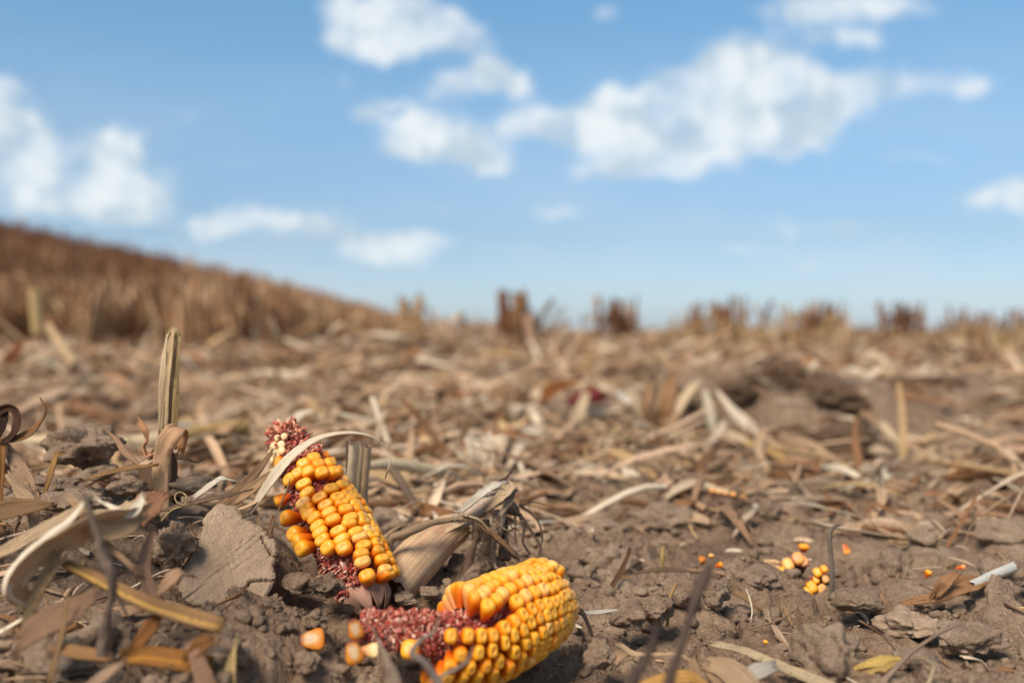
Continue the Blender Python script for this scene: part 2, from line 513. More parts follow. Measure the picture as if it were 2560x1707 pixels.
def principled(gr, color, rough, spec=0.3, normal=None, **kw):
    b = gr.n('ShaderNodeBsdfPrincipled')
    gr.put(b.inputs['Base Color'], color if not isinstance(color, tuple) else (*color, 1))
    gr.put(b.inputs['Roughness'], rough)
    gr.put(b.inputs['Specular IOR Level'], spec)
    if normal is not None: gr.t.links.new(normal, b.inputs['Normal'])
    for k_, v_ in kw.items():
        gr.put(b.inputs[k_.replace('_', ' ')], v_)
    return b.outputs[0]

def bump(gr, h, dist, strength=1.0, normal=None):
    b = gr.n('ShaderNodeBump')
    gr.put(b.inputs['Height'], h)
    b.inputs['Distance'].default_value = dist
    b.inputs['Strength'].default_value = strength
    if normal is not None: gr.t.links.new(normal, b.inputs['Normal'])
    return b.outputs[0]

def soil_mat(name, c_lo, c_mid, c_hi, fine_=1.0):
    m, gr = new_mat(name)
    geo = gr.n('ShaderNodeNewGeometry')
    p = geo.outputs['Position']
    a = gr.noise(p, 9, 5, 0.6)
    b = gr.noise(p, 90, 5, 0.65)
    c = gr.noise(p, 700, 3, 0.7)
    f = gr.m('ADD', gr.m('MULTIPLY', a, 0.45), gr.m('ADD', gr.m('MULTIPLY', b, 0.35), gr.m('MULTIPLY', c, 0.25)))
    col = gr.ramp(f, [(0.36, c_lo), (0.53, c_mid), (0.68, c_hi)])
    # bits of chaff and pale mineral grains in the soil
    vor = gr.n('ShaderNodeTexVoronoi', feature='F1'); vor.inputs['Scale'].default_value = 420
    gr.put(vor.inputs['Vector'], p)
    sp = gr.m('MULTIPLY', gr.rng(vor.outputs['Distance'], 0.28, 0.18), gr.m('GREATER_THAN', gr.noise(p, 60, 2), 0.60))
    col = gr.mix(gr.m('MULTIPLY', sp, 0.5), col, srgb(205, 180, 150))
    vc = gr.n('ShaderNodeTexVoronoi', feature='SMOOTH_F1'); vc.inputs['Scale'].default_value = 330
    gr.put(vc.inputs['Vector'], gr.v('MULTIPLY_ADD', gr.noise(p, 300, 3, out=1), (.004, .004, .004), p))
    n0 = bump(gr, gr.m('SUBTRACT', 1.0, vc.outputs['Distance']), 0.0026 * fine_, 0.7)
    n1 = bump(gr, gr.noise(p, 260, 5, 0.7), 0.0048 * fine_, 0.9, n0)
    n2 = bump(gr, c, 0.0009 * fine_, 0.9, n1)
    finish(gr, principled(gr, col, 0.95, 0.12, n2))
    return m

M_SOIL = soil_mat('dry soil', srgb(96, 75, 58), srgb(153, 127, 104), srgb(186, 162, 137))
M_CLOD = soil_mat('clod soil', srgb(108, 87, 69), srgb(159, 134, 111), srgb(187, 163, 139), 1.0)
M_CRUST = soil_mat('crusted soil', srgb(140, 117, 95), srgb(162, 138, 115), srgb(178, 155, 131), 0.35)

def straw_mat(name='dry straw', spots=0.75, stripes=1.15, gloss=0.75, trans=0.12):
    m, gr = new_mat(name)
    at = gr.n('ShaderNodeAttribute', attribute_name='Col')
    uvn = gr.n('ShaderNodeUVMap', uv_map='UVMap')
    st = gr.v('MULTIPLY', uvn.outputs[0], (1.0, 0.045, 1.0))
    s1 = gr.noise(st, 26, 4, 0.6)
    s2 = gr.noise(st, 75, 2, 0.5)
    geo = gr.n('ShaderNodeNewGeometry'); p = geo.outputs['Position']
    big = gr.noise(p, 55, 4, 0.6)
    dirt = gr.noise(p, 420, 4, 0.7)
    v = gr.rng(gr.m('ADD', gr.m('MULTIPLY', s1, 0.6), gr.m('MULTIPLY', s2, 0.4)), 0.34, 0.66, 1 - 0.42 * stripes, 1 + 0.16 * stripes)
    v = gr.m('MULTIPLY', v, gr.rng(big, 0.3, 0.7, 0.78, 1.12))
    col = gr.v('SCALE', at.outputs['Color'], None); col.node.inputs['Scale'].default_value = 1.0
    gr.t.links.new(v, col.node.inputs['Scale'])
    dm = gr.m('MULTIPLY', gr.rng(gr.m('MULTIPLY', dirt, gr.rng(big, 0.35, 0.65, 0.75, 1.15)), 0.56, 0.68, 0, 1, True), spots)
    col = gr.mix(dm, col, srgb(82, 66, 54))
    n = bump(gr, gr.m('ADD', s1, gr.m('MULTIPLY', s2, 0.5)), 0.0006, 0.7)
    n = bump(gr, gr.noise(p, 900, 3, 0.6), 0.0003, 0.6, n)
    b = principled(gr, col, gloss, 0.2, n)
    if trans:
        tr = gr.n('ShaderNodeBsdfTranslucent'); gr.t.links.new(col, tr.inputs[0])
        mx = gr.n('ShaderNodeMixShader'); mx.inputs[0].default_value = trans
        gr.t.links.new(b, mx.inputs[1]); gr.t.links.new(tr.outputs[0], mx.inputs[2])
        b = mx.outputs[0]
    finish(gr, b)
    return m

M_STRAW = straw_mat()
M_HUSK = straw_mat('papery husk', spots=0.32, stripes=0.85, gloss=0.65, trans=0.22)
M_STALK = straw_mat('weathered stalk', spots=0.85, stripes=1.2, gloss=0.6, trans=0.0)
M_ROOT = straw_mat('earthy root', spots=0.7, stripes=0.5, gloss=0.8, trans=0.0)

def kernel_mat(name, c0, c1, c2, dent, pale=0.0, blotch=None):
    """Col.r = height up the kernel, Col.g = in the dent, Col.b = its own random number"""
    m, gr = new_mat(name)
    at = gr.n('ShaderNodeAttribute', attribute_name='Col')
    sp = gr.n('ShaderNodeSeparateColor'); gr.t.links.new(at.outputs['Color'], sp.inputs[0])
    oi = gr.n('ShaderNodeObjectInfo')
    geo = gr.n('ShaderNodeNewGeometry'); p = geo.outputs['Position']
    r = gr.m('FRACT', gr.m('ADD', gr.m('MULTIPLY', oi.outputs['Random'], 7.13), gr.m('MULTIPLY', sp.outputs[2], 5.7)))
    ns = gr.noise(p, 320, 3, 0.6)
    h = gr.m('ADD', sp.outputs[0], gr.m('MULTIPLY_ADD', ns, 0.22, -0.11))
    h = gr.m('ADD', h, gr.m('MULTIPLY_ADD', r, 0.30, -0.15))
    col = gr.ramp(h, [(0.30, c0), (0.66, c1), (0.97, c2)])
    col = gr.mix(gr.m('MULTIPLY', sp.outputs[1], 0.75), col, dent)
    # scuffs, bare crowns and specks of soil
    dirt = gr.noise(p, 620, 4, 0.72)
    dm = gr.m('MULTIPLY', gr.rng(gr.m('ADD', dirt, gr.m('MULTIPLY', sp.outputs[1], gr.rng(r, 0.5, 1.0, 0, 0.16))), 0.66, 0.74), 0.75)
    col = gr.mix(dm, col, srgb(120, 88, 62))
    if blotch:
        col = gr.mix(gr.rng(gr.noise(p, 240, 3, 0.6), 0.5, 0.66, 0, 0.8), col, blotch)
    col = gr.mix(gr.m('MULTIPLY', gr.m('GREATER_THAN', r, 0.86), 0.30), col, srgb(242, 205, 150))
    n = bump(gr, gr.noise(p, 500, 2, 0.5), 0.0004, 0.35)
    b = gr.n('ShaderNodeBsdfPrincipled')
    gr.t.links.new(col, b.inputs['Base Color'])
    b.inputs['Roughness'].default_value = 0.36
    gr.put(b.inputs['Roughness'], gr.rng(ns, 0.3, 0.7, 0.32, 0.58))
    b.inputs['Specular IOR Level'].default_value = 0.42
    b.inputs['Subsurface Weight'].default_value = 0.22
    b.inputs['Subsurface Radius'].default_value = (1.0, 0.45, 0.1)
    b.inputs['Subsurface Scale'].default_value = 0.003
    gr.t.links.new(n, b.inputs['Normal'])
    finish(gr, b.outputs[0])
    return m

M_KERN = kernel_mat('yellow kernel', srgb(212, 92, 8), srgb(236, 128, 8), srgb(249, 172, 40), srgb(238, 176, 84))
M_KPALE = kernel_mat('pale kernel', srgb(206, 136, 76), srgb(230, 184, 120), srgb(238, 208, 160), srgb(228, 196, 146))
M_KPINK = kernel_mat('mottled kernel', srgb(205, 96, 20), srgb(236, 150, 50), srgb(240, 178, 100), srgb(215, 150, 90), blotch=srgb(222, 168, 138))

def cob_mat():
    m, gr = new_mat('red cob chaff')
    at = gr.n('ShaderNodeAttribute', attribute_name='Col')
    geo = gr.n('ShaderNodeNewGeometry'); p = geo.outputs['Position']
    col = gr.mix(gr.rng(gr.noise(p, 350, 4, 0.7), 0.3, 0.7, 0, 0.22), at.outputs['Color'], srgb(110, 46, 38))
    n = bump(gr, gr.noise(p, 800, 3, 0.7), 0.0008, 0.8)
    finish(gr, principled(gr, col, 0.75, 0.2, n))
    return m
M_COB = cob_mat()

# ------------------------------------------------------------------ ground
def make_ground():
    d1 = np.arange(-37, 37.01, 0.07)
    rest = np.concatenate([np.arange(38, 60, 1.0), np.arange(60, 300, 3.0), np.arange(300, 322.5, 1.0)])
    ang = np.radians(np.concatenate([d1, rest]))
    rr = [0.03, 0.06, 0.1, 0.15, 0.2, 0.25, 0.3]
    while rr[-1] < 1200:
        r = rr[-1]
        rr.append(r * (1.0032 if r < 0.95 else 1.0062 if r < 2.5 else 1.014 if r < 20 else 1.05))
    rr = np.array(rr)
    A, R = np.meshgrid(ang, rr)
    X, Y = np.sin(A) * R, np.cos(A) * R
    Z = ground_h(X.ravel(), Y.ravel())
    V = np.column_stack([X.ravel(), Y.ravel(), Z])
    n = len(ang); m = len(rr)
    i = np.arange(m - 1)[:, None] * n; j = np.arange(n)[None, :]; j2 = (j + 1) % n
    Q = np.stack([i + j2, i + j, i + n + j, i + n + j2], -1).reshape(-1, 4)
    c = len(V)
    V = np.vstack([V, [0, 0, V[:n, 2].mean()]])
    a = np.arange(n)
    Tt = np.stack([a, (a + 1) % n, np.full(n, c)], -1)
    me = mesh_np('ground', V, [Q, Tt])
    me.materials.append(M_SOIL)
    o = bpy.data.objects.new('ground', me)
    C.objects.link(o)
    tag(o, 'dry grey brown field soil, crumbly and cracked, rising to a hill on the left', kind='structure')
    return o
make_ground()

def ico(sub):
    bm = bmesh.new(); bmesh.ops.create_icosphere(bm, subdivisions=sub, radius=1.0)
    V = np.array([v.co[:] for v in bm.verts]); T_ = np.array([[v.index for v in f.verts] for f in bm.faces])
    bm.free()
    return V, T_
ICO = {s: ico(s) for s in (1, 2, 3, 4, 5)}

def clod_arr(sub, size, seed, rough=0.35, facet=0.0, rot=0.0):
    V, T_ = ICO[sub]
    V = V.copy()
    rs = np.random.RandomState(seed)
    if facet:
        # chop planes off the lump to give it broken faces
        for _ in range(9):
            nrm = rs.randn(3); nrm /= np.linalg.norm(nrm)
            dd = 0.62 + 0.3 * rs.rand()
            s = V @ nrm
            V = V - np.maximum(0, s - dd)[:, None] * nrm[None, :] * facet
    n = V / np.linalg.norm(V, axis=1)[:, None]
    V = V * (1 + rough * fbm3(n + seed * 3.7, 1.6, seed, 2)[:, None])
    size = np.asarray(size, dtype=float)
    V = V * size
    if sub >= 3:
        ms = size.mean()
        V = V + n * (min(size) * rough * 0.55 * fbm3(V / ms + seed, 4.5, seed + 9, 4, 0.70))[:, None]
    c, s = math.cos(rot), math.sin(rot)
    V = V @ np.array([[c, s, 0], [-s, c, 0], [0, 0, 1]])
    return V, T_

def make_crumbs():
    rs = np.random.RandomState(4)
    tmpl = [clod_arr(2, (1, 1, .8), 100 + i, 0.5, 0.9)[0] for i in range(14)]
    T_ = ICO[2][1]
    mb = MB()
    N = 9500
    d = 0.36 + 1.7 * rs.rand(N) ** 1.9
    s = (rs.rand(N) - .5) * 1.25
    x, y = s * d, d
    keep = (fbm2(x / .10, y / .10, 23, 3) + 0.35 * rs.rand(N)) > 0.08
    x, y = x[keep], y[keep]
    z = ground_h(x, y)
    sz = 0.0010 + 0.0042 * rs.rand(len(x)) ** 3.6
    sz *= (0.8 + 0.35 * np.minimum(y, 2))
    for i in range(len(x)):
        a = rs.rand() * 6.28; c_, s_ = math.cos(a), math.sin(a)
        V = tmpl[rs.randint(14)] * sz[i] * (0.75 + 0.5 * rs.rand(3))
        V = V @ np.array([[c_, s_, 0], [-s_, c_, 0], [0, 0, 1]]) + (x[i], y[i], z[i] + sz[i] * 0.35)
        mb.add(V, None, T_)
    o = mb.build('soil_crumbs', M_CLOD, origin=(0, 0, 0))
    tag(o, 'loose small crumbs of dry soil strewn over the ground', kind='stuff')
make_crumbs()

def clod(px, py, d, sx, sy, sz, label, seed, mat=None, sub=4, rough=0.45, facet=0.8, rot=0.0, name='soil_clod', group=None, sink=None):
    p = P(px, py, d)
    V, T_ = clod_arr(sub, (sx * d / F / 2, sy, sz * d / F / 2), seed, rough, facet, rot)
    mb = MB(); mb.add(V + np.array(p), None, T_)
    o = mb.build(name, mat or M_CLOD)
    return tag(o, label, 'soil clod', group)

# ------------------------------------------------------------------ corn ears
def kernel_arr(w_, t_, h_, seed, dent=0.12, n=18):
    """kernel with its base at the origin and crown along +z; w_ = across, t_ = along the row"""
    rs = np.random.RandomState(seed)
    prof = [(0.0, .42), (.12, .55), (.3, .72), (.5, .88), (.66, .98), (.76, 1.0), (.85, .95), (.92, .84), (.97, .67), (.995, .48), (1.0, .30), (.995, .14)]
    th = np.linspace(0, 2 * math.pi, n, endpoint=False)
    e = 2.0 / 2.7
    sx = np.sign(np.cos(th)) * np.abs(np.cos(th)) ** e; sy = np.sign(np.sin(th)) * np.abs(np.sin(th)) ** e
    V = []; Cc = []
    lx, ly = (rs.rand() - .5) * .16, (rs.rand() - .5) * .16
    dn = dent * (0.3 + rs.rand())
    for k_, (hh, r) in enumerate(prof):
        inner = max(0, (k_ - 7) / 4.0)
        z = hh - dn * inner ** 1.3
        for q in range(n):
            V.append((sx[q] * r * w_ / 2 + lx * w_ * hh, sy[q] * r * t_ / 2 + ly * t_ * hh, z * h_))
            Cc.append((hh, max(0, inner - .15) / .85, 0.0))
    V.append((lx * w_, ly * t_, (0.99 - dn) * h_)); Cc.append((.97, 1, 0))
    V = np.array(V)
    V[:, :2] *= (1 + 0.05 * fbm3(V / h_ + seed, 2.2, seed, 2))[:, None]
    m = len(prof)
    i = np.arange(m - 1)[:, None] * n; j = np.arange(n)[None, :]; j2 = (j + 1) % n
    Q = np.stack([i + j, i + j2, i + n + j2, i + n + j], -1).reshape(-1, 4)
    a = np.arange(n)
    T3 = np.stack([(m - 1) * n + a, (m - 1) * n + (a + 1) % n, np.full(n, m * n)], -1)
    return V, Q, T3, np.array(Cc)

KV = [kernel_arr(1, 1, 1, 500 + i, 0.09 if i % 4 else 0.02) for i in range(9)]
_km = {}
def kernel_mesh(i, mat):
    if (i, mat.name) not in _km:
        V, Q, T3, Cc = KV[i]
        me = mesh_np('kernel', V, [Q, T3], np.zeros((len(V), 2)), Cc)
        me.materials.append(mat)
        _km[(i, mat.name)] = me
    return _km[(i, mat.name)]

def kernel_obj(parent, pos, zax, yax, w_, t_, h_, i, mat, name='kernel'):
    z = Vector(zax).normalized(); y = Vector(yax); y = (y - z * y.dot(z)).normalized(); x = y.cross(z)
    o = bpy.data.objects.new(name, kernel_mesh(i, mat))
    C.objects.link(o)
    M = Matrix((x, y, z)).transposed().to_4x4()
    off = Vector(parent['_o']) if parent is not None else Vector((0, 0, 0))
    o.parent = parent
    o.matrix_basis = Matrix.Translation(Vector(pos) - off) @ M @ Matrix.Diagonal((w_, t_, h_, 1))
    return o

def chaff(mb, pos, nrm, axis, size, rs, palette):
    """one torn glume: a little bent flake standing on the cob"""
    nrm = np.asarray(nrm, float); nrm = nrm / np.linalg.norm(nrm)
    t = np.cross(nrm, rs.randn(3)); t /= np.linalg.norm(t); b = np.cross(nrm, t)
    up = nrm + (rs.rand(3) - .5) * 1.1
    s = size * (0.55 + 0.9 * rs.rand())
    w_ = s * (0.28 + 0.3 * rs.rand())
    p = np.asarray(pos, float)
    V = [p - t * w_, p + t * w_, p + t * w_ * .9 + up * s * .6 + b * s * .2, p - t * w_ * .9 + up * s * .6 + b * s * .2,
         p + t * w_ * .25 + up * s * 1.05 + b * s * .55, p - t * w_ * .25 + up * s * 1.0 + b * s * .55]
    V = V + [v - b * 0.00025 for v in V]
    Q = [[0, 1, 2, 3], [3, 2, 4, 5], [7, 6, 9, 8], [8, 9, 11, 10], [0, 3, 9, 6], [3, 5, 11, 9], [1, 7, 8, 2], [2, 8, 10, 4], [4, 10, 11, 5]]
    c = np.array(palette[rs.randint(len(palette))]) * (0.95 + .5 * rs.rand())
    tip = np.array([.55, .55, .85, .85, 1.35, 1.35] * 2)[:, None]
    mb.add(V, Q, None, None, c[None, :] * tip)

RED = [srgb(160, 72, 60), srgb(170, 90, 76), srgb(192, 130, 110), srgb(140, 56, 48), srgb(212, 172, 150), srgb(150, 84, 62)]
RUST = [srgb(184, 112, 86), srgb(200, 134, 104), srgb(160, 88, 68), srgb(214, 160, 128), srgb(168, 84, 72)]

class Axis:
    """curved ear axis with an outer radius profile"""
    def __init__(s, pts, rt, rr, m=60):
        s.p = catmull(np.array([tuple(q) for q in pts]), m)
        s.m = m
        s.T, s.N, s.B = frames(s.p, (0, -1, .3))
        s.t = np.linspace(0, 1, m)
        s.rt, s.rr = rt, rr
        s.L = float(np.sum(np.linalg.norm(np.diff(s.p, axis=0), axis=1)))
    def R(s, t): return float(np.interp(t, s.rt, s.rr))
    def at(s, t):
        c = np.array([np.interp(t, s.t, s.p[:, k]) for k in range(3)])
        i = min(int(t * (s.m - 1)), s.m - 1)
        return c, s.T[i], s.N[i], s.B[i]
    def hit(s, px, py):
        """where the line of sight through a picture point first meets the ear's surface"""
        best = None
        for d in np.linspace(0.40, 0.68, 360):
            q = np.array(P(px, py, d))
            dd = np.linalg.norm(s.p - q, axis=1); i = int(dd.argmin())
            gap = dd[i] - s.R(s.t[i])
            if best is None or gap < best[0]:
                best = (gap, q, i)
            if gap <= 0: break
        return best[1], best[2]

# ---- the upper ear, broken and half shelled, leaning on the mound
def ear_upper():
    pa = [P(714, 1083, .597), P(765, 1185, .587), P(820, 1297, .570), P(868, 1393, .555), P(912, 1483, .543)]
    rt = [0, .06, .16, .3, .5, .8, 1.0]; rr = [.0085, .0125, .0165, .0205, .0232, .0232, .0218]
    ax = Axis(pa, rt, rr)
    root = empty('corn_ear', P(905, 1500, .545), 'broken yellow corn ear standing tilted against the mound with bare red cob showing between kernels', 'corn ear', 'broken ears of corn')
    mb = MB()
    c_pts = [tuple(ax.at(t)[0]) for t in (0, .1, .25, .5, .75, 1)]
    tube(mb, c_pts, [ax.R(t) * k for t, k in ((0, .75), (.1, .72), (.25, .62), (.5, .58), (.75, .58), (1, .56))], srgb(150, 72, 58), n=28, m=60, rough=.18, ragged=.004, seed=3, capcol=srgb(196, 160, 130))
    mb.build('cob', M_COB, root)
    rs = np.random.RandomState(12)
    cb = MB()
    for _ in range(4200):
        t = rs.rand() ; a = rs.rand() * 2 * math.pi
        c, T, N, B = ax.at(t)
        nr = N * math.cos(a) + B * math.sin(a)
        k = .60 if t > .2 else .72
        chaff(cb, c + nr * ax.R(t) * k * .95, nr, T, .0021, rs, RED)
    # the bushy broken tip
    c, T, N, B = ax.at(0.0)
    for _ in range(1700):
        t = rs.rand() * .20; a = rs.rand() * 6.283
        c, T, N, B = ax.at(t)
        nr = N * math.cos(a) + B * math.sin(a) - T * max(0, .8 - t * 5)
        chaff(cb, c + nr * ax.R(t) * .72 * rs.rand() ** .4, nr, T, .0026, rs, RUST)
    cb.build('chaff', M_COB, root)
    # kernels, picture positions inside the 600..1100 x 1020..1520 window at 3.136x
    def K(x, y): return 600 + x / 3.136, 1020 + y / 3.136
    def put(x, y, w_=.0092, t_=.0060, h_=.0105, mat=M_KERN, out=0.0, var=None):
        w_, t_ = w_ * .98, t_ * .97
        q, i = ax.hit(*K(x, y))
        c = ax.p[i]; T = ax.T[i]
        nr = q - c; nr = nr - T * np.dot(nr, T); ln = np.linalg.norm(nr); nr = nr / ln
        crown = c + nr * (ax.R(ax.t[i]) + out) + T * 0.0
        j = np.array([rnd.gauss(0, .09) for _ in range(3)])
        z = nr + j
        z /= np.linalg.norm(z)
        kernel_obj(root, crown - z * h_ * 0.93, z, T, w_, t_, h_, rnd.randrange(9) if var is None else var, mat)
    for x, y in ((590,378),(500,420),(632,432),(730,430),(527,492),(648,505),(750,492),(440,505),(372,560)):
        put(x, y, .0090, .0072, .0115, var=(1 if y > 480 else 4))
    rows = [[(487,588),(508,655),(486,732),(503,795),(535,828),(567,862),(600,908),(617,965),(640,1028),(668,1092)],
            [(613,700),(657,748),(697,800),(737,865),(757,945),(795,1012),(820,1095)],
            [(727,625),(762,678),(803,732),(845,785),(863,838),(868,886),(898,945),(942,1003),(965,1066),(968,1132),(978,1212),(1008,1305)],
            [(815,585),(843,650),(880,686),(910,735),(950,784),(977,832),(992,880),(1020,936),(1050,988),(1085,1040),(1107,1106),(1130,1170),(1150,1238),(1195,1350)]]
    for ri, row in enumerate(rows):
        for k_, (x, y) in enumerate(row):
            big = k_ == len(row) - 1
            put(x, y, .0096 if ri != 3 else .0092, .0080 if big else .0063, .0125 if big else .0108)
    for x, y in ((985,742),(1016,800),(1040,855),(1068,915),(1096,965),(1130,1020),(1158,1080),(1186,1140),(1212,1196),(1238,1260),(880,628),(930,680)):
        put(x, y, .0088, .0062, .0100)
    for x, y in ((385,850),(452,985),(472,1042),(515,1108)):
        put(x, y, .0098, .0085, .0125, out=.0035, var=4)
    put(318, 900, .006, .005, .008)
    put(258, 742, .0085, .0075, .0105, out=.002)
    # pale unripe ones at the tip
    for x, y, s_, pm in ((262,308,1,1),(225,360,.9,1),(286,356,1,1),(336,332,.8,1),(250,405,.95,1),(297,430,1.35,0),(236,508,.9,1),(345,215,.7,1),(328,275,.8,1),(300,232,.65,1),(312,300,.7,1)):
        put(x, y, .0058 * s_, .0060 * s_, .0070 * s_, mat=M_KPALE if pm else M_KERN, out=.001, var=4)
    put(1035, 1395, .0078, .0055, .0085, mat=M_KPINK, out=-.001)
    # far side of the ear
    bk = MB()
    for ri in range(7):
        a = math.radians(100 + ri * 24)
        for t in np.arange(.2, .97, .052):
            c, T, N, B = ax.at(t)
            toc = np.array(CAM) - c; toc = toc - T * np.dot(toc, T); toc /= np.linalg.norm(toc); sd = np.cross(T, toc)
            nr = toc * math.cos(a) - sd * math.sin(a) * (-1 if ri % 1 else 1)
            if nr[0] < -.55: continue
            V, Q, T3, Cc = KV[rs.randint(9)]
            x = np.cross(T, nr); Mx = np.array([x * .0090, T * .0060, nr * .0105])
            Cc = Cc.copy(); Cc[:, 2] = rs.rand()
            bk.add(V @ Mx + c + nr * (ax.R(t) - .0105), Q, T3, None, Cc)
    o = bk.build('kernel', M_KERN, root); tag(o, kind='stuff')
    # torn papery husk butt at the foot
    hb = MB()
    for k_ in range(9):
        a = k_ / 9 * 6.28
        c, T, N, B = ax.at(.97)
        nr = N * math.cos(a) + B * math.sin(a)
        p0 = c + nr * .0125; p1 = p0 + T * .009 - nr * .001; p2 = p0 + T * .015 - nr * .005
        ribbon(hb, [p0, p1, p2], [.009, .0085, .003], np.array(srgb(206, 158, 134)) * (.8 + .4 * rs.rand()), hint=nr, curl=.6, thick=.0004, m=8, k=5, ragged=.002, ripple=.1, seed=k_)
    hb.build('husk_butt', M_HUSK, root)
ear_upper()

# ---- the lower ear, lying on the soil
def ear_lower():
    pa = [P(905, 1566, .452), P(1040, 1580, .452), P(1181, 1588, .462), P(1290, 1540, .480), P(1350, 1516, .495), P(1398, 1496, .507)]
    rt = [0, .20, .42, .60, .76, .88, .95, 1.0]; rr = [.0232, .0236, .0240, .0233, .0206, .0176, .0132, .0066]
    ax = Axis(pa, rt, rr, 90)
    root = empty('corn_ear', P(1180, 1640, .462), 'large yellow corn ear lying on the soil with a shelled red cob end pointing left', 'corn ear', 'broken ears of corn')
    mb = MB()
    ts = (0, .06, .15, .3, .5, .75, .9, .98)
    tube(mb, [tuple(ax.at(t)[0]) for t in ts], [.0050, .0062, .0070, .0084, .0120, .0120, .0085, .003], srgb(160, 78, 64), n=32, m=90, rough=.16, ragged=.003, seed=8, capcol=srgb(150, 100, 84))
    mb.build('cob', M_COB, root)
    rs = np.random.RandomState(5)
    cb = MB()
    for q in range(6500):
        # flakes ring the empty sockets, which run in rows round the cob
        kr = q % 22; kt = int(rs.rand() * .62 / .034)
        an = rs.rand() * 6.283
        t = max(0, (kt + .5 * (kr % 2)) * .034 + .0135 * math.cos(an) + rs.randn() * .002); a = (kr + .40 * math.sin(an)) * 2 * math.pi / 22 + rs.randn() * .03
        c, T, N, B = ax.at(t)
        nr = N * math.cos(a) + B * math.sin(a)
        rad = float(np.interp(t, ts, [.0050, .0062, .0070, .0084, .0120, .0120, .0085, .003]))
        chaff(cb, c + nr * rad * .95, nr, T, .0019, rs, RED)
    cb.build('chaff', M_COB, root)
    # rows
    NR = 22
    cand = []
    for ri in range(NR):
        a0 = ri / NR * 2 * math.pi
        t = None
        c, T, N, B = ax.at(.5)
        toc = np.array(CAM) - c; toc = toc - T * np.dot(toc, T); toc /= np.linalg.norm(toc); sd = np.cross(T, toc)  # sd: upwards or downwards
        if sd[2] < 0: sd = -sd
        # angle measured from facing the camera, positive upwards
        ang = (a0 + math.pi) % (2 * math.pi) - math.pi
        deg = math.degrees(ang)
        t0 = .34
        if 8 <= deg < 25: t0 = .50
        elif 25 <= deg < 42: t0 = .39
        elif 42 <= deg < 58: t0 = .35
        elif -8 <= deg < 8: t0 = .27
        elif -25 <= deg < -8: t0 = .30
        elif -120 < deg < -25: t0 = .28
        t = t0 + rs.rand() * .012
        while t < .985:
            c, T, N, B = ax.at(t)
            toc = np.array(CAM) - c; toc = toc - T * np.dot(toc, T); toc /= np.linalg.norm(toc)
            sd = np.cross(T, toc)
            if sd[2] < 0: sd = -sd
            wob = .05 * math.sin(t * 9 + ri) + (rs.rand() - .5) * .03
            if t > .86: wob += (rs.rand() - .5) * .25
            nr = toc * math.cos(ang + wob) + sd * math.sin(ang + wob)
            R = ax.R(t)
            if t > .72 and 35 < deg < 110: R += .0045 * math.exp(-((t - .84) / .07) ** 2)
            end = max(0, (t - .86) / .14)
            w_ = 2 * math.pi * R / NR * 1.06
            w_ = max(w_, .0042)
            th = (.0040 + .0008 * rs.rand()) * (1.0 if t < .86 else 1.25)
            if t - t0 < .02: th *= 1.25
            h_ = .0112 * min(1, R / .02) + .001
            z = nr + T * (end * 1.2 + (rs.rand() - .5) * .14) + sd * (rs.rand() - .5) * .1 - T * (.08 if t - t0 < .02 else 0)
            z /= np.linalg.norm(z)
            crown = c + nr * (R + (rs.rand() - .5) * .0009)
            face = float(np.dot(z, (np.array(CAM) - crown) / np.linalg.norm(np.array(CAM) - crown)))
            rel = Vector(crown) - CAM; dep = rel.dot(FW); py = 853.5 - rel.dot(UP) / dep * F
            if rs.rand() > .985: th *= .8
            cand.append((face - (3 if py > 1725 else 0), crown - z * h_ * .93, z, T, w_, th * 1.14, h_, M_KPINK if (t > .90 or (t > .84 and rs.rand() < .5)) else M_KERN))
            t += th * .96 / ax.L
    cand.sort(key=lambda q: -q[0])
    for q in cand[:100]:
        kernel_obj(root, q[1], q[2], q[3], q[4], q[5], q[6], rnd.randrange(9), q[7])
    for mat in (M_KERN, M_KPINK):
        bk = MB()
        for q in cand[100:]:
            if q[7] is not mat: continue
            V, Q, T3, Cc = KV[rs.randint(9)]
            z = np.array(q[2]); y = np.array(q[3]) - z * np.dot(q[3], z); y /= np.linalg.norm(y); x = np.cross(y, z)
            Cc = Cc.copy(); Cc[:, 2] = rs.rand()
            bk.add(V @ np.array([x * q[4], y * q[5], z * q[6]]) + q[1], Q, T3, None, Cc)
        if bk.n:
            o = bk.build('kernel', mat, root); tag(o, kind='stuff')
    # the odd kernel left on the shelled part
    def one(px, py, d, zax, w_=.009, t_=.0085, h_=.0115, mat=M_KERN):
        kernel_obj(root, np.array(P(px, py, d)) - np.array(zax) / np.linalg.norm(zax) * h_ * .9, zax, ax.T[20], w_, t_, h_, 4, mat)
    one(1024, 1618, .437, (-.2, -.8, .5))
    one(921, 1530, .462, (-.4, -.1, 1), .0075, .007, .009)
ear_lower()

def loose_kernel(px, py, d, zax, w_, t_, h_, label, mat=M_KERN, var=1, yax=(0, 0, 1), group='loose kernels on the soil', seat=None):
    pos = P(px, py, d); w_, t_, h_ = w_ * .86, t_ * .86, h_ * .86
    o = kernel_obj(None, np.array(pos) - np.array(Vector(zax).normalized()) * h_ * .5, zax, yax, w_, t_, h_, var, mat, 'corn_kernel')
    return tag(o, label, 'corn kernel', group)

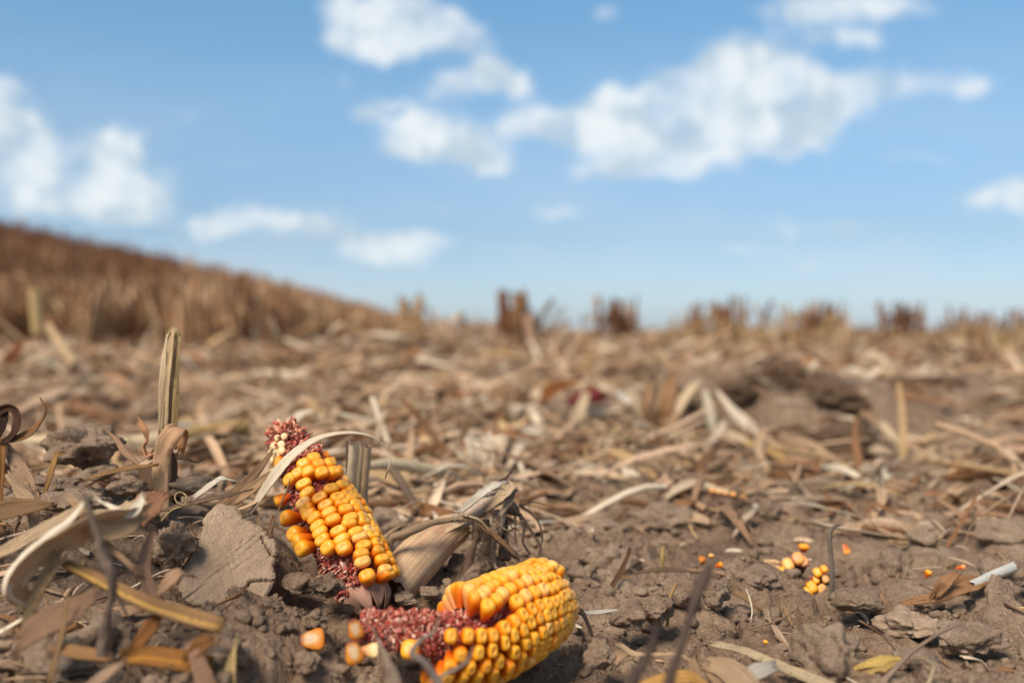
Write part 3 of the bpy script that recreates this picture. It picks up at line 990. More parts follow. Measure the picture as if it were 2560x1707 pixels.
# white cores show on kernels lying on their side
def core_mat():
    m, gr = new_mat('kernel with white germ')
    tcn = gr.n('ShaderNodeTexCoord'); s = gr.n('ShaderNodeSeparateXYZ'); gr.t.links.new(tcn.outputs['Object'], s.inputs[0])
    d = gr.v('LENGTH', gr.v('MULTIPLY', gr.v('SUBTRACT', tcn.outputs['Object'], (0, 0, .42)), (2.6, 0.0, 2.1)), out=1)
    f = gr.m('ADD', d, gr.m('MULTIPLY_ADD', gr.noise(tcn.outputs['Object'], 5, 3), .5, -.25))
    col = gr.ramp(f, [(.0, srgb(200, 172, 142)), (.50, srgb(208, 170, 124)), (.75, srgb(212, 142, 60)), (1.0, srgb(208, 122, 30))])
    col = gr.mix(gr.rng(s.outputs[2], .22, .02), col, srgb(130, 60, 48))
    col = gr.mix(gr.rng(gr.noise(tcn.outputs['Object'], 7, 4, .7), .5, .66, 0, .55), col, srgb(140, 104, 76))
    finish(gr, principled(gr, col, .5, .3))
    return m
M_CORE = core_mat()
loose_kernel(782, 1597, .462, (1, 0, .12), .0120, .0045, .0135, 'flat loose kernel with white face lying alone left of the red cob', M_CORE, yax=(.0, -1, .6))
loose_kernel(889, 1571, .440, (.35, .1, -1), .0085, .0052, .0110, 'orange kernel with white heart tucked under the left tip of the red cob', M_CORE, yax=(.1, -1, .1))
loose_kernel(885, 1630, .432, (.35, -.1, -1), .0095, .0055, .0120, 'loose kernel with a red pointed tip below the left end of the cob', M_CORE, yax=(.1, -1, .3))
loose_kernel(925, 1625, .440, (1, 0, .1), .0080, .0045, .0095, 'small pale kernel half buried in crumbs beneath the red cob', M_KPALE, yax=(0, -1, .6))
loose_kernel(790, 1452, .520, (1, -.2, .2), .0065, .0040, .0080, 'yellow kernel peeping out of the soil below the tilted ear', M_KERN, yax=(0, -1, .6))
loose_kernel(2010, 1370, .660, (0, -.3, 1), .0082, .0070, .0062, 'bright yellow kernel on the soil just above the small cob fragments', M_KERN)
loose_kernel(2115, 1373, .655, (.4, -.3, -1), .0062, .0050, .0082, 'reddish kernel on the soil right of the small cob fragments', M_KPINK, yax=(.1, -1, .2))
loose_kernel(2320, 1434, .610, (.3, -.4, 1), .0048, .0050, .0058, 'small yellow kernel near the brown husk with a white stick', M_KERN)
loose_kernel(2402, 1418, .620, (1, -.4, .3), .0035, .0035, .0070, 'tiny red kernel chip beside the white stick', M_KPINK)
loose_kernel(1914, 1605, .492, (.3, -.4, 1), .0032, .0028, .0022, 'tiny bright yellow kernel chip on bare soil in the right foreground', M_KERN)
loose_kernel(1755, 1402, .640, (.2, -.3, 1), .0072, .0055, .0060, 'dark red and white kernel behind the dark twigs', M_CORE, yax=(1, 0, .3))
loose_kernel(1778, 1390, .650, (.2, -.3, 1), .0040, .0035, .0035, 'small yellow chip right above the red and white kernel', M_KERN)
loose_kernel(1798, 1412, .632, (.9, -.3, .5), .0055, .0040, .0060, 'orange kernel chip right of the red and white kernel', M_KERN)

def fragment(name, label, spots, d, group=None):
    """a scrap of cob with a few kernels; spots: px, py, radius px, material"""
    c0 = P(spots[0][0], spots[0][1], d)
    xs = [q[0] for q in spots]; ys = [q[1] for q in spots]
    mx, my = sum(xs) / len(xs), sum(ys) / len(ys)
    root = empty(name, P(mx, max(ys) + 10, d), label, 'cob fragment', group)
    mb = MB()
    p = [tuple(P(min(xs), ys[xs.index(min(xs))], d + .008)), tuple(P(mx + 4, my + 8, d + .010)), tuple(P(max(xs), ys[xs.index(max(xs))], d + .008))]
    tube(mb, p, [.004, .006, .004], srgb(96, 52, 42), n=12, m=12, rough=.4, seed=2)
    rs = np.random.RandomState(3)
    for _ in range(120):
        t = rs.rand(); q = np.array(p[0]) * (1 - t) + np.array(p[2]) * t
        n_ = rs.randn(3); n_ /= np.linalg.norm(n_)
        chaff(mb, q + n_ * .004, n_, (0, 0, 1), .002, rs, RED)
    mb.build('cob', M_COB, root)
    for (px, py, rpx, mat) in spots:
        z = (Vector(P(px, py, d)) - Vector(P(mx + 4, my + 10, d + .02))).normalized() + Vector((0, -.4, .3))
        z.normalize(); s_ = rpx * d / F * 2
        kernel_obj(root, np.array(P(px, py, d)) - np.array(z) * s_ * .8, z, (1, .2, .3), s_, s_ * .82, s_ * 1.15, 4, mat)
fragment('cob_fragment', 'scrap of cob with a curved row of pinkish orange kernels on the right soil', [(1995,1395,17,M_KPINK),(1970,1410,17,M_KERN),(1957,1428,14,M_KERN),(1978,1435,16,M_KPINK),(2008,1402,14,M_KPINK)], .640, 'small cob fragments')
fragment('cob_fragment', 'scrap of cob with a cluster of yellow kernels beside the thin upright stem', [(2043,1430,13,M_KERN),(2060,1421,11,M_KERN),(2040,1449,10,M_KERN),(2063,1446,11,M_KPINK),(2030,1466,16,M_KERN),(2055,1472,15,M_KPINK),(2017,1482,17,M_KERN),(2052,1490,11,M_KERN)], .615, 'small cob fragments')

# ------------------------------------------------------------------ palette for dry plants
TAN, PALE, WHITE = srgb(196, 160, 122), srgb(222, 194, 156), srgb(242, 222, 190)
BROWN, DARK, GOLD = srgb(150, 112, 78), srgb(96, 74, 58), srgb(196, 148, 72)
GREY, ORNG, PINK = srgb(150, 134, 116), srgb(176, 112, 58), srgb(205, 168, 142)

def husk(name, label, cat, spec, col, hint=(0, -1, .3), curl=.6, twist=(0, 0), seed=1, mat=None, group=None, thick=.0006, ripple=.15, ragged=.006, m=36, k=10, col2=None, edge=.13):
    mb = MB()
    p, w_ = pl(spec)
    ribbon(mb, p, w_, col, hint, curl, thick, twist, m, k, ripple, ragged, seed, col2, edge)
    return tag(mb.build(name, mat or M_HUSK), label, cat, group)

def stick(name, label, cat, spec, col, seed=1, mat=None, group=None, n=14, m=30, ridge=.05, rough=.12, ragged=.002, capcol=None, squash=1.0):
    mb = MB()
    p, w_ = pl(spec)
    tube(mb, p, [q / 2 for q in w_], col, n, m, ridge, 7, rough, ragged, seed, capcol, squash)
    return tag(mb.build(name, mat or M_STALK), label, cat, group)

# white strip arching over the upper ear
husk('husk_strip', 'thin white husk strip arching over the tilted corn ear', 'husk strip',
     [(628,1280,.545,8),(655,1235,.540,26),(690,1185,.535,34),(735,1135,.538,32),(795,1096,.545,24),(865,1082,.552,17),(925,1090,.556,15),(962,1118,.56,11),(975,1150,.56,8),(970,1172,.56,3)],
     WHITE, hint=(-.35, -.75, .35), curl=.5, twist=(0, .1, .3, .5, .3), seed=2, ripple=.03, m=60)
# split upright stub behind the ear
def split_stub():
    root = empty('stalk_stub', P(885, 1290, .63), 'pale split stalk stub standing right behind the tilted corn ear', 'stalk stub')
    for k_, (x0, x1, yt, w_, c) in enumerate(((872, 886, 1108, 26, srgb(242,222,190)), (889, 906, 1112, 15, srgb(230,206,172)), (905, 919, 1118, 18, srgb(220,192,156)), (864, 867, 1105, 7, srgb(150,132,112)))):
        mb = MB()
        p, w2 = pl([(x0 + 6, 1290, .63, w_), (x0 + 5, 1220, .622, w_), (x1, yt, .612, w_)])
        tube(mb, p, [q / 2 for q in w2], c, 12, 26, .10, 5, .12, .004, k_ + 3, srgb(120, 104, 86))
        mb.build('splinter', M_STRAW, root)
split_stub()

# the uprooted stump with its stalk lying behind the ears
def stump():
    root = empty('uprooted_stump', P(1180, 1440, .60), 'uprooted corn stump with purple tan stalk and hanging dark roots between the two ears', 'corn stump')
    mb = MB()
    p, w_ = pl([(975,1478,.560,112),(1005,1440,.570,116),(1055,1385,.585,112),(1105,1340,.598,96),(1150,1316,.606,72)])
    tube(mb, p, [q / 2 for q in w_], srgb(238, 202, 158), 36, 60, .018, 5, .05, .004, 4, srgb(120, 90, 66), 1.0)
    # purple and green flush on the sheath
    V = mb.V[0]; c = mb.Cc[0]
    f = np.clip((fbm3(V * 1.0, 70, 3, 3) + .25) * 2, 0, 1)[:, None]
    mb.Cc[0] = c * (1 - f * .45) + np.array(srgb(188, 122, 104)) * f * .45
    d = np.array([(Vector(v) - P(1172, 1318, .60)).length for v in V])
    gg = np.clip(1 - (d - .004) / .010, 0, 1)[:, None]
    mb.Cc[0] = mb.Cc[0] * (1 - gg * .8) + np.array(srgb(176, 150, 40)) * gg * .8
    mb.build('stalk', M_HUSK, root)
    mb = MB()
    for k_, (sp, c_) in enumerate((([(985,1440,.556,8),(1040,1385,.570,14),(1110,1330,.587,12),(1160,1306,.594,8)], srgb(226,194,152)),
                                   ([(1000,1470,.553,6),(1060,1420,.568,12),(1120,1370,.586,10),(1165,1330,.598,6)], srgb(190,142,106)))):
        p, w_ = pl(sp); ribbon(mb, p, w_, c_, (0, -.9, .4), .5, .0006, (0, .1), 24, 6, .10, .003, k_ + 11, edge=.3)
    mb.build('sheath', M_STALK, root)
    mb = MB()   # the grey neck and the frayed top
    p, w_ = pl([(1128,1318,.598,50),(1165,1290,.602,62),(1205,1258,.606,66),(1240,1236,.61,62),(1268,1222,.612,40)])
    tube(mb, p, [q / 2 for q in w_], srgb(182, 160, 140), 24, 30, .08, 6, .22, .010, 6, srgb(80, 62, 50), .8)
    mb.build('neck', M_STALK, root)
    mb = MB()
    for k_, (sp, c_) in enumerate((([(1150,1280,.590,10),(1195,1240,.588,22),(1235,1214,.592,22),(1262,1206,.60,8)], srgb(216,202,182)),
                                   ([(1225,1265,.592,12),(1252,1240,.590,30),(1272,1218,.596,34),(1268,1205,.604,12)], srgb(196,168,132)),
                                   ([(1215,1230,.60,6),(1240,1215,.60,16),(1258,1200,.604,10),(1266,1192,.606,4)], srgb(88,66,50)),
                                   ([(1255,1280,.592,10),(1275,1250,.594,20),(1282,1232,.60,12)], srgb(176,152,124)))):
        p, w_ = pl(sp); ribbon(mb, p, w_, c_, (0, -.9, .4), 1.0, .0006, (0, .3), 18, 6, .25, .006, k_ + 21, edge=.3)
    mb.build('frayed_sheath', M_STRAW, root)
    def root_(sp, c_, sd, rough=.25, name='root'):
        b = MB(); p, w_ = pl(sp)
        tube(b, p, [q / 2 * .8 for q in w_], c_, 9, 30, .12, 3, rough + .15, .001, sd)
        b.build(name, M_ROOT, root)
    rc = srgb(138, 114, 92); rd = srgb(104, 84, 70)
    root_([(1195,1310,.600,34),(1190,1350,.598,30),(1175,1395,.592,30),(1165,1440,.590,36)], srgb(120,96,78), 31, .35)
    root_([(1240,1275,.60,26),(1238,1330,.596,22),(1232,1380,.592,14),(1246,1425,.585,12),(1300,1436,.578,6)], srgb(158,134,112), 32, .1)
    root_([(1262,1270,.600,14),(1252,1320,.598,16),(1245,1350,.598,10)], srgb(180,160,138), 33, .1)
    root_([(1290,1275,.606,14),(1330,1330,.604,9),(1352,1370,.602,8),(1348,1392,.60,4)], rd, 34)
    root_([(1300,1262,.606,10),(1340,1295,.606,7),(1356,1340,.604,6),(1346,1385,.602,3)], rd, 35)
    root_([(1300,1285,.604,14),(1310,1320,.602,11),(1308,1355,.60,8),(1325,1385,.60,5)], rd, 36)
    root_([(1288,1280,.600,8),(1288,1330,.598,5),(1293,1365,.598,3)], rd, 37)
    root_([(1270,1265,.606,40),(1285,1275,.606,34),(1300,1290,.606,10)], rc, 38, .5)
    root_([(1235,1300,.586,8),(1270,1325,.584,5),(1305,1302,.59,3),(1325,1300,.595,2)], rc, 39)
    root_([(1300,1265,.61,7),(1335,1255,.612,4),(1375,1265,.615,2)], rd, 40)
    root_([(1235,1340,.588,16),(1270,1370,.585,22),(1295,1400,.582,12),(1298,1430,.58,4)], srgb(112,88,68), 41, .5)
    root_([(1210,1300,.602,30),(1215,1350,.600,34),(1220,1400,.597,40),(1210,1450,.592,60)], srgb(96,78,64), 42, .5)
    root_([(1255,1300,.604,30),(1262,1350,.602,26),(1260,1400,.598,34)], srgb(90,74,62), 43, .5)
    rs = np.random.RandomState(77)
    b = MB()
    for _ in range(150):   # hair roots
        x, y = 1180 + rs.rand() * 110, 1290 + rs.rand() * 140
        dx, dy = (rs.rand() - .5) * 50, (rs.rand() - .2) * 40
        p, w_ = pl([(x, y, .59, 2.2), (x + dx * .5 + rs.rand() * 8, y + dy * .5, .586, 1.8), (x + dx, y + dy, .584, 1)])
        tube(b, p, [q / 2 for q in w_], rd, 5, 8, 0, 3, .1, 0, _)
    b.build('hair_roots', M_ROOT, root)
    V, T_ = clod_arr(4, (.017, .014, .011), 88, .8, .5)
    b = MB(); b.add(V + np.array(P(1190, 1425, .598)), None, T_); b.build('root_soil', M_CLOD, root)
stump()
stick('dry_stem', 'kinked brown stem lying over the stump from the ear to the roots', 'dry stem',
      [(972,1372,.562,14),(982,1345,.562,22),(1010,1335,.562,24),(1050,1318,.565,20),(1085,1305,.568,16),(1130,1300,.572,12),(1178,1292,.576,12)], srgb(168,138,108), 51, rough=.25)
husk('leaf_strip', 'narrow folded leaf strip crossing the stump neck and dropping right', 'leaf strip',
     [(1075,1305,.570,12),(1130,1298,.573,10),(1185,1298,.574,14),(1215,1322,.575,16),(1250,1350,.577,12),(1285,1385,.58,5)], srgb(158,120,84), (0,-.8,.5), 1.4, seed=52, mat=M_STRAW)
husk('leaf_strip', 'thin pale fibre crossing the top of the stump stalk', 'leaf strip', [(1130,1274,.574,4),(1165,1288,.572,6),(1200,1300,.572,5),(1225,1330,.574,3)], srgb(186,160,128), (0,-.8,.5), 1.0, seed=53, mat=M_STRAW)

# ------------------------------------------------------------------ left: standing stalk and its leaves
def left_stalk():
    root = empty('standing_stalk', P(410, 1240, .60), 'tall broken stalk standing upright on the left mound with ragged top', 'cut stalk')
    for k_, (sp, c_, nm) in enumerate((([(405,1240,.600,44),(408,1160,.598,36),(412,1080,.594,32),(424,960,.590,30),(431,842,.588,24)], srgb(222,184,138), 'stalk'),
                                 ([(408,1120,.588,18),(412,1030,.582,24),(420,930,.578,20),(432,835,.580,8)], srgb(232,198,152), 'sheath'),
                                 ([(402,1070,.584,12),(405,980,.580,17),(410,900,.578,14),(416,850,.579,5)], srgb(240,212,170), 'sheath'),
                                 ([(436,1080,.584,14),(440,1000,.580,18),(442,930,.580,14),(446,850,.583,8)], srgb(212,180,124), 'sheath'),
                                 ([(424,1050,.579,5),(428,970,.575,10),(436,880,.577,3)], srgb(92,72,52), 'sheath'))):
        mb = MB(); p, w_ = pl(sp)
        if nm == 'stalk': tube(mb, p, [q / 2 for q in w_], c_, 22, 50, .10, 5, .10, .010, 60, srgb(110,92,64))
        else: ribbon(mb, p, w_, c_, (0, -1, 0), 1.3, .0006, (0, .25), 30, 6, .06, .006, 60 + k_, edge=.15)
        mb.build(nm, M_STRAW, root)
    mb = MB(); p, w_ = pl([(420,838,.586,6),(428,826,.584,12),(440,832,.584,16),(446,846,.586,6)])
    ribbon(mb, p, w_, srgb(200,176,126), (0, -1, .5), 1.0, .0006, (0, .2), 14, 5, .2, .004, 66, edge=.4); mb.build('torn_tip', M_STALK, root)
    mb = MB(); p, w_ = pl([(392,1230,.604,120),(400,1180,.606,90),(412,1140,.606,66)])
    tube(mb, p, [q / 2 for q in w_], srgb(110,86,66), 24, 20, .14, 5, .35, .01, 67); mb.build('crown', M_ROOT, root)
    mb = MB(); p, w_ = pl([(440,1146,.592,6),(468,1148,.586,5),(492,1155,.584,4),(512,1147,.584,2)])
    tube(mb, p, [q / 2 for q in w_], srgb(84,64,50), 7, 18, 0, 3, .3, 0, 68); mb.build('root', M_ROOT, root)
left_stalk()
husk('husk_leaf', 'folded pale husk leaf hanging down in front of the tall standing stalk', 'husk leaf',
     [(408,1285,.572,28),(408,1240,.570,34),(402,1190,.566,44),(405,1140,.563,50),(415,1105,.560,52),(432,1082,.560,50),(447,1070,.566,36),(456,1085,.573,30),(450,1120,.578,26)], srgb(222,186,150), (-.2, -1, .1), (.3,.5,.4,.6,.8), (0,.05,.1,.15,.2), 70, col2=srgb(214,160,112), ragged=.004, m=50)
husk('husk_curl', 'small orange curl of husk rising left of the tall stalk', 'husk curl',
     [(352,1058,.580,14),(362,1075,.578,16),(368,1100,.578,7),(358,1118,.576,12),(372,1140,.574,26),(400,1125,.572,24)], srgb(206,150,106), (0,-1,.2), 1.2, (0,.6,1.2,.4), 71, m=40)
husk('husk_sliver', 'thin pointed brown sliver leaning left beside the mound clod', 'husk sliver',
     [(268,1078,.585,3),(290,1098,.582,12),(315,1132,.578,17),(345,1158,.575,8)], srgb(180,140,110), (0,-1,.2), 1.2, (0,.3), 72)
husk('husk_scrap', 'pale husk scrap spread at the foot of the tall stalk', 'husk scrap',
     [(335,1168,.575,16),(360,1160,.572,26),(392,1142,.574,34)], srgb(214,178,142), (0,-.6,.8), .7, (0,.2), 73)
husk('leaf_strip', 'olive curved leaf strip lying low on the mound under the stalk', 'leaf strip',
     [(228,1195,.560,8),(265,1183,.558,18),(320,1172,.558,20),(372,1165,.560,14)], srgb(146,112,70), (0,-.6,.8), 1.2, (0,.2), 74, mat=M_STRAW)
husk('leaf_strip', 'thin reddish leaf sliver at the left of the mound clod', 'leaf strip',
     [(112,1230,.535,10),(125,1190,.535,15),(140,1140,.537,14),(146,1136,.537,9)], srgb(182,138,86), (0,-1,.2), .9, (0,.2), 75, mat=M_STRAW)
# dark curled leaves at the left edge
def curled_plant():
    root = empty('dead_plant', P(8, 1290, .50), 'dead plant with dark brown curled leaf tips at the far left edge', 'dead plant')
    for k_, (sp, c_, cu, tw, nm) in enumerate((
        ([(-6,1300,.500,20),(2,1220,.500,22),(6,1140,.500,22),(8,1100,.502,18)], srgb(150,104,58), 2.4, (0, 0), 'stem'),
        ([(8,1105,.500,14),(30,1090,.497,22),(46,1060,.496,40),(44,1030,.498,36),(20,1018,.50,22),(-20,1040,.505,30)], srgb(84,58,42), 1.6, (0, .3, .6), 'leaf'),
        ([(16,1103,.500,6),(45,1095,.497,20),(80,1080,.496,28),(106,1050,.497,22),(116,1022,.498,14),(106,1003,.499,5)], srgb(140,100,62), 1.4, (0, .3, .8, 1.2), 'leaf'),
        ([(-20,1100,.505,40),(4,1060,.503,44),(14,1030,.503,26),(0,1020,.503,10)], srgb(60,42,32), 1.4, (0, .3), 'leaf'),
        ([(12,1110,.505,18),(38,1150,.503,34),(62,1200,.500,44),(84,1255,.497,40)], srgb(176,142,112), .8, (0, .2, .1), 'leaf'))):
        mb = MB(); p, w_ = pl(sp)
        ribbon(mb, p, w_, c_, (0, -1, .2), cu, .0006, tw, 34, 8, .10, .003, 80 + k_, edge=.06); mb.build(nm, M_STRAW, root)
curled_plant()
husk('husk_leaf', 'tan leaf blade hanging down at the far left beside the dead plant', 'husk leaf', [(30,1200,.490,16),(52,1230,.487,30),(80,1265,.484,34),(86,1330,.480,20)], srgb(190,156,120), (0,-1,.1), .7, (0,.3), 86)
husk('husk_leaf', 'brown leaf lying across the far left under the dead plant', 'husk leaf', [(-30,1290,.478,50),(30,1272,.476,52),(90,1265,.474,36),(120,1262,.472,14)], srgb(142,108,74), (0,-.8,.5), .6, (0,.1), 87)
# big pale husk in the left foreground
def big_husk():
    root = empty('corn_husk', P(160, 1480, .41), 'big cream husk with a white lip curving across the left foreground', 'corn husk')
    def sheet(name, sp, c_, hint, curl, tw, sd, k=16, rip=.14, rag=.008, m=60, edge=.08):
        mb = MB(); p, w_ = pl(sp)
        ribbon(mb, p, w_, c_, hint, curl, .0004, tw, m, k, rip, rag, sd, edge=edge)
        mb.build(name, M_HUSK, root)
    sheet('husk_sheet', [(70,1500,.412,40),(36,1474,.402,62),(52,1425,.401,84),(105,1374,.406,106),(180,1334,.413,116),(245,1308,.421,96),(300,1300,.430,80),(345,1284,.437,50)], srgb(222,188,148), (.12,-.88,.5), (1.3,.9,.5,.4,.5,1.0), (.3,.15,0,.1,.3), 90)
    sheet('husk_edge', [(52,1512,.404,20),(14,1488,.398,34),(18,1444,.398,34),(58,1390,.402,34),(112,1342,.407,30),(168,1302,.412,26),(205,1262,.416,14)], srgb(250,232,204), (-.3,-.5,.8), (1.9,1.7,1.4,1.1), (0,.1,.3), 97, k=8, rip=.10)
    sheet('husk_fold', [(195,1268,.419,16),(222,1300,.418,40),(262,1330,.420,44),(318,1322,.428,30),(350,1300,.436,10)], srgb(206,168,126), (.2,-.8,.6), .9, (0,.3,.5), 98, k=8)
    sheet('husk_edge', [(270,1262,.432,10),(300,1280,.430,22),(330,1282,.432,30),(350,1258,.436,22),(352,1246,.44,8)], srgb(250,234,206), (.1,-.7,.7), 1.5, (0,.3), 99, k=8, rip=.2)
big_husk()
husk('corn_husk', 'narrow fold of husk lying behind the big cream husk at left', 'corn husk',
     [(-40,1400,.430,24),(30,1368,.430,34),(110,1322,.434,36),(180,1288,.438,40),(205,1262,.440,20)], srgb(200,170,134), (0, -.9, .5), .9, (0,.2), 91, thick=.0008)
husk('corn_husk', 'upper flap of husk with a white lip between stick and mound', 'corn husk',
     [(215,1310,.447,70),(260,1300,.449,66),(300,1290,.452,60),(340,1268,.456,64),(352,1250,.46,20)], srgb(206,176,138), (0, -.7, .7), 1.1, (0,.3,.1), 92, thick=.0008, ripple=.15)
husk('husk_leaf', 'rust brown husk piece between the cream husk and the flat clod', 'husk leaf', [(345,1290,.480,60),(372,1262,.485,74),(398,1242,.49,40)], srgb(168,120,88), (.2,-.9,.4), .9, (0,.2), 93)
# thick dark root crossing the husk
stick('dead_root', 'thick knotty grey root standing in front of the big cream husk', 'dead root',
      [(212,1238,.385,12),(226,1285,.384,17),(246,1340,.384,18),(256,1385,.384,26),(276,1430,.384,27),(282,1480,.386,20),(270,1530,.388,17),(262,1580,.39,30),(258,1640,.392,36)], srgb(128,108,92), 95, M_ROOT, rough=.45, n=16, m=50)
stick('dead_root', 'thin forked rootlet curving off the thick grey root', 'dead root',
      [(285,1475,.392,8),(300,1500,.394,8),(318,1540,.396,7),(342,1572,.40,5)], srgb(132,112,94), 96, M_ROOT, rough=.2)
# shards in the left foreground
def shard(label, spec, c1, c2, seed, name='stalk_shard'):
    root = empty(name, P(*spec[-1][:3]), label, 'stalk shard')
    mb = MB(); p, w_ = pl(spec)
    ribbon(mb, p, w_, c1, (0, -.7, .7), 1.2, .0014, (0, .1), 34, 8, .04, .003, seed, edge=.08); mb.build('rind', M_STRAW, root)
    mb = MB(); p, w_ = pl([(a, b + c_w * .22, d - .002, c_w * .42) for a, b, d, c_w in spec])
    ribbon(mb, p, w_, c2, (0, -.8, .5), .8, .0010, (0, .1), 34, 6, .04, .003, seed + 1, edge=.08); mb.build('pith', M_STRAW, root)
shard('golden brown split stalk shard slanting down to the right below the cream husk', [(168,1410,.415,22),(230,1440,.413,30),(300,1475,.411,36),(380,1512,.409,42),(460,1538,.408,46),(545,1562,.408,44)], srgb(166,126,84), srgb(206,160,88), 100)
shard('dark amber stalk shard lying flat at the bottom left', [(310,1642,.398,40),(370,1640,.396,52),(440,1650,.394,56),(520,1665,.394,56)], srgb(150,100,48), srgb(190,132,58), 102)
husk('leaf_strip', 'speckled olive strip standing under the tip of the cream husk', 'leaf strip', [(62,1560,.405,20),(80,1510,.405,30),(110,1450,.406,34),(140,1400,.41,36)], srgb(182,150,108), (0,-1,.2), .4, (0,.1), 104, mat=M_STRAW)
husk('husk_leaf', 'broad dull brown husk under the shard at the left', 'husk leaf', [(60,1600,.398,60),(110,1560,.398,84),(180,1530,.400,90),(225,1500,.402,60)], srgb(150,116,90), (0,-.7,.7), .9, (0,.3), 105, ripple=.18)
husk('leaf_strip', 'upright brown leaf edge at the lower left', 'leaf strip', [(128,1690,.388,18),(140,1640,.390,16),(158,1570,.392,16),(165,1520,.394,8)], srgb(158,124,86), (0,-1,.2), 1.2, (0,.2), 106, mat=M_STRAW)
husk('husk_leaf', 'rosy brown strip standing between the root and the flat clod', 'husk leaf', [(375,1345,.440,14),(366,1380,.438,30),(362,1420,.436,28),(370,1460,.434,32),(392,1500,.432,34)], srgb(182,142,112), (0,-1,.2), .7, (0,.2), 107)
husk('husk_scrap', 'pointed tan husk scrap beside the left edge of the flat clod', 'husk scrap', [(400,1480,.430,14),(425,1450,.430,34),(445,1432,.432,30),(462,1435,.434,8)], srgb(190,150,116), (0,-.9,.4), .8, (0,.3), 108)
husk('leaf_strip', 'thin tan strip running to the left of the pointed husk scrap', 'leaf strip', [(262,1352,.425,12),(290,1380,.423,14),(325,1412,.422,14),(345,1428,.424,20)], srgb(180,142,108), (0,-.9,.4), 1.0, (0,.3), 109)
husk('husk_leaf', 'orange brown torn leaf behind the bottom left shards', 'husk leaf', [(345,1610,.408,30),(375,1570,.410,44),(395,1540,.412,34)], srgb(158,104,58), (0,-.9,.4), .9, (0,.4), 110)
husk('husk_leaf', 'dusty brown leaf standing at the bottom edge near the yellow splinter', 'husk leaf', [(520,1720,.385,52),(505,1680,.386,48),(490,1640,.388,34),(480,1620,.39,20)], srgb(168,130,102), (0,-1,.2), .6, (0,.1), 111)
husk('husk_leaf', 'dark amber leaf scrap folded over the bottom shard', 'husk leaf', [(482,1632,.389,30),(500,1612,.389,44),(520,1600,.39,36)], srgb(140,94,50), (0,-.9,.5), .8, (0,.2), 112)
husk('straw_splinter', 'short yellow straw splinter standing at the bottom edge', 'straw splinter', [(572,1720,.395,36),(576,1670,.396,28),(586,1622,.398,8)], srgb(218,184,124), (0,-1,.2), .5, (0,.1), 113, mat=M_STRAW)
husk('husk_scrap', 'curved tan chip at the bottom left corner', 'husk scrap', [(150,1620,.392,24),(200,1632,.390,36),(260,1640,.39,30)], srgb(176,130,86), (0,-.7,.7), .8, (0,.2), 114)
husk('husk_scrap', 'pale chip of husk near the bottom edge left of the shard end', 'husk scrap', [(225,1715,.385,26),(260,1690,.386,34),(290,1668,.388,26)], srgb(170,138,110), (0,-.7,.7), .7, (0,.2), 115)
# brown strips reaching from the mound to the tilted ear
husk('leaf_strip', 'upper brown leaf strip reaching from the mound to the tilted ear tip', 'leaf strip', [(672,1140,.575,12),(640,1180,.570,22),(600,1220,.566,26),(560,1255,.562,22),(535,1275,.56,8)], srgb(150,116,86), (0,-.9,.4), .7, (0,.2), 120, mat=M_STRAW)
husk('leaf_strip', 'lower tan leaf strip running just beneath the upper brown one', 'leaf strip', [(690,1178,.570,18),(650,1205,.566,26),(610,1235,.562,26),(575,1268,.558,10)], srgb(184,146,108), (0,-.9,.4), .7, (0,.1), 121, mat=M_STRAW)
husk('leaf_strip', 'long thin dark leaf lying along the mound above the flat clod', 'leaf strip', [(395,1278,.548,6),(450,1265,.548,14),(510,1250,.550,16),(570,1238,.553,12),(610,1228,.556,4)], srgb(122,98,76), (0,-.7,.7), .8, (0,.2), 122, mat=M_STRAW)
husk('husk_scrap', 'white papery chip lying on the mound left of the tilted ear', 'husk scrap', [(495,1236,.568,18),(525,1215,.566,26),(550,1198,.566,24),(572,1200,.568,10)], srgb(226,212,190), (0,-.6,.8), .6, (0,.3), 123)
stick('leaf_curl', 'fine pale tendril curled in a loop on the mound', 'tendril', [(405,1300,.545,5),(430,1275,.544,5),(460,1262,.544,4),(467,1242,.546,4),(452,1230,.547,4),(438,1238,.546,4),(442,1255,.544,3),(460,1262,.542,3)], srgb(196,170,126), 124, M_STRAW, n=7, m=50, rough=.05, ridge=0)
husk('leaf_strip', 'short tan sliver lying on the soil against the left of the tilted ear', 'leaf strip', [(600,1272,.545,10),(622,1264,.543,12),(645,1252,.542,14)], srgb(216,180,140), (0,-.6,.8), .6, (0,.2), 125)
stick('dry_stem', 'thin stem bending up against the left side of the tilted ear', 'dry stem', [(662,1420,.530,7),(668,1360,.528,7),(690,1290,.528,4),(715,1230,.53,4),(725,1195,.535,2)], srgb(150,124,96), 126, M_STRAW, n=7, rough=.15)
husk('leaf_strip', 'brown leaf scrap folded under the left of the tilted ear', 'leaf strip', [(655,1400,.535,16),(672,1350,.533,22),(680,1310,.533,12)], srgb(140,100,70), (0,-.9,.3), .8, (0,.5), 127)

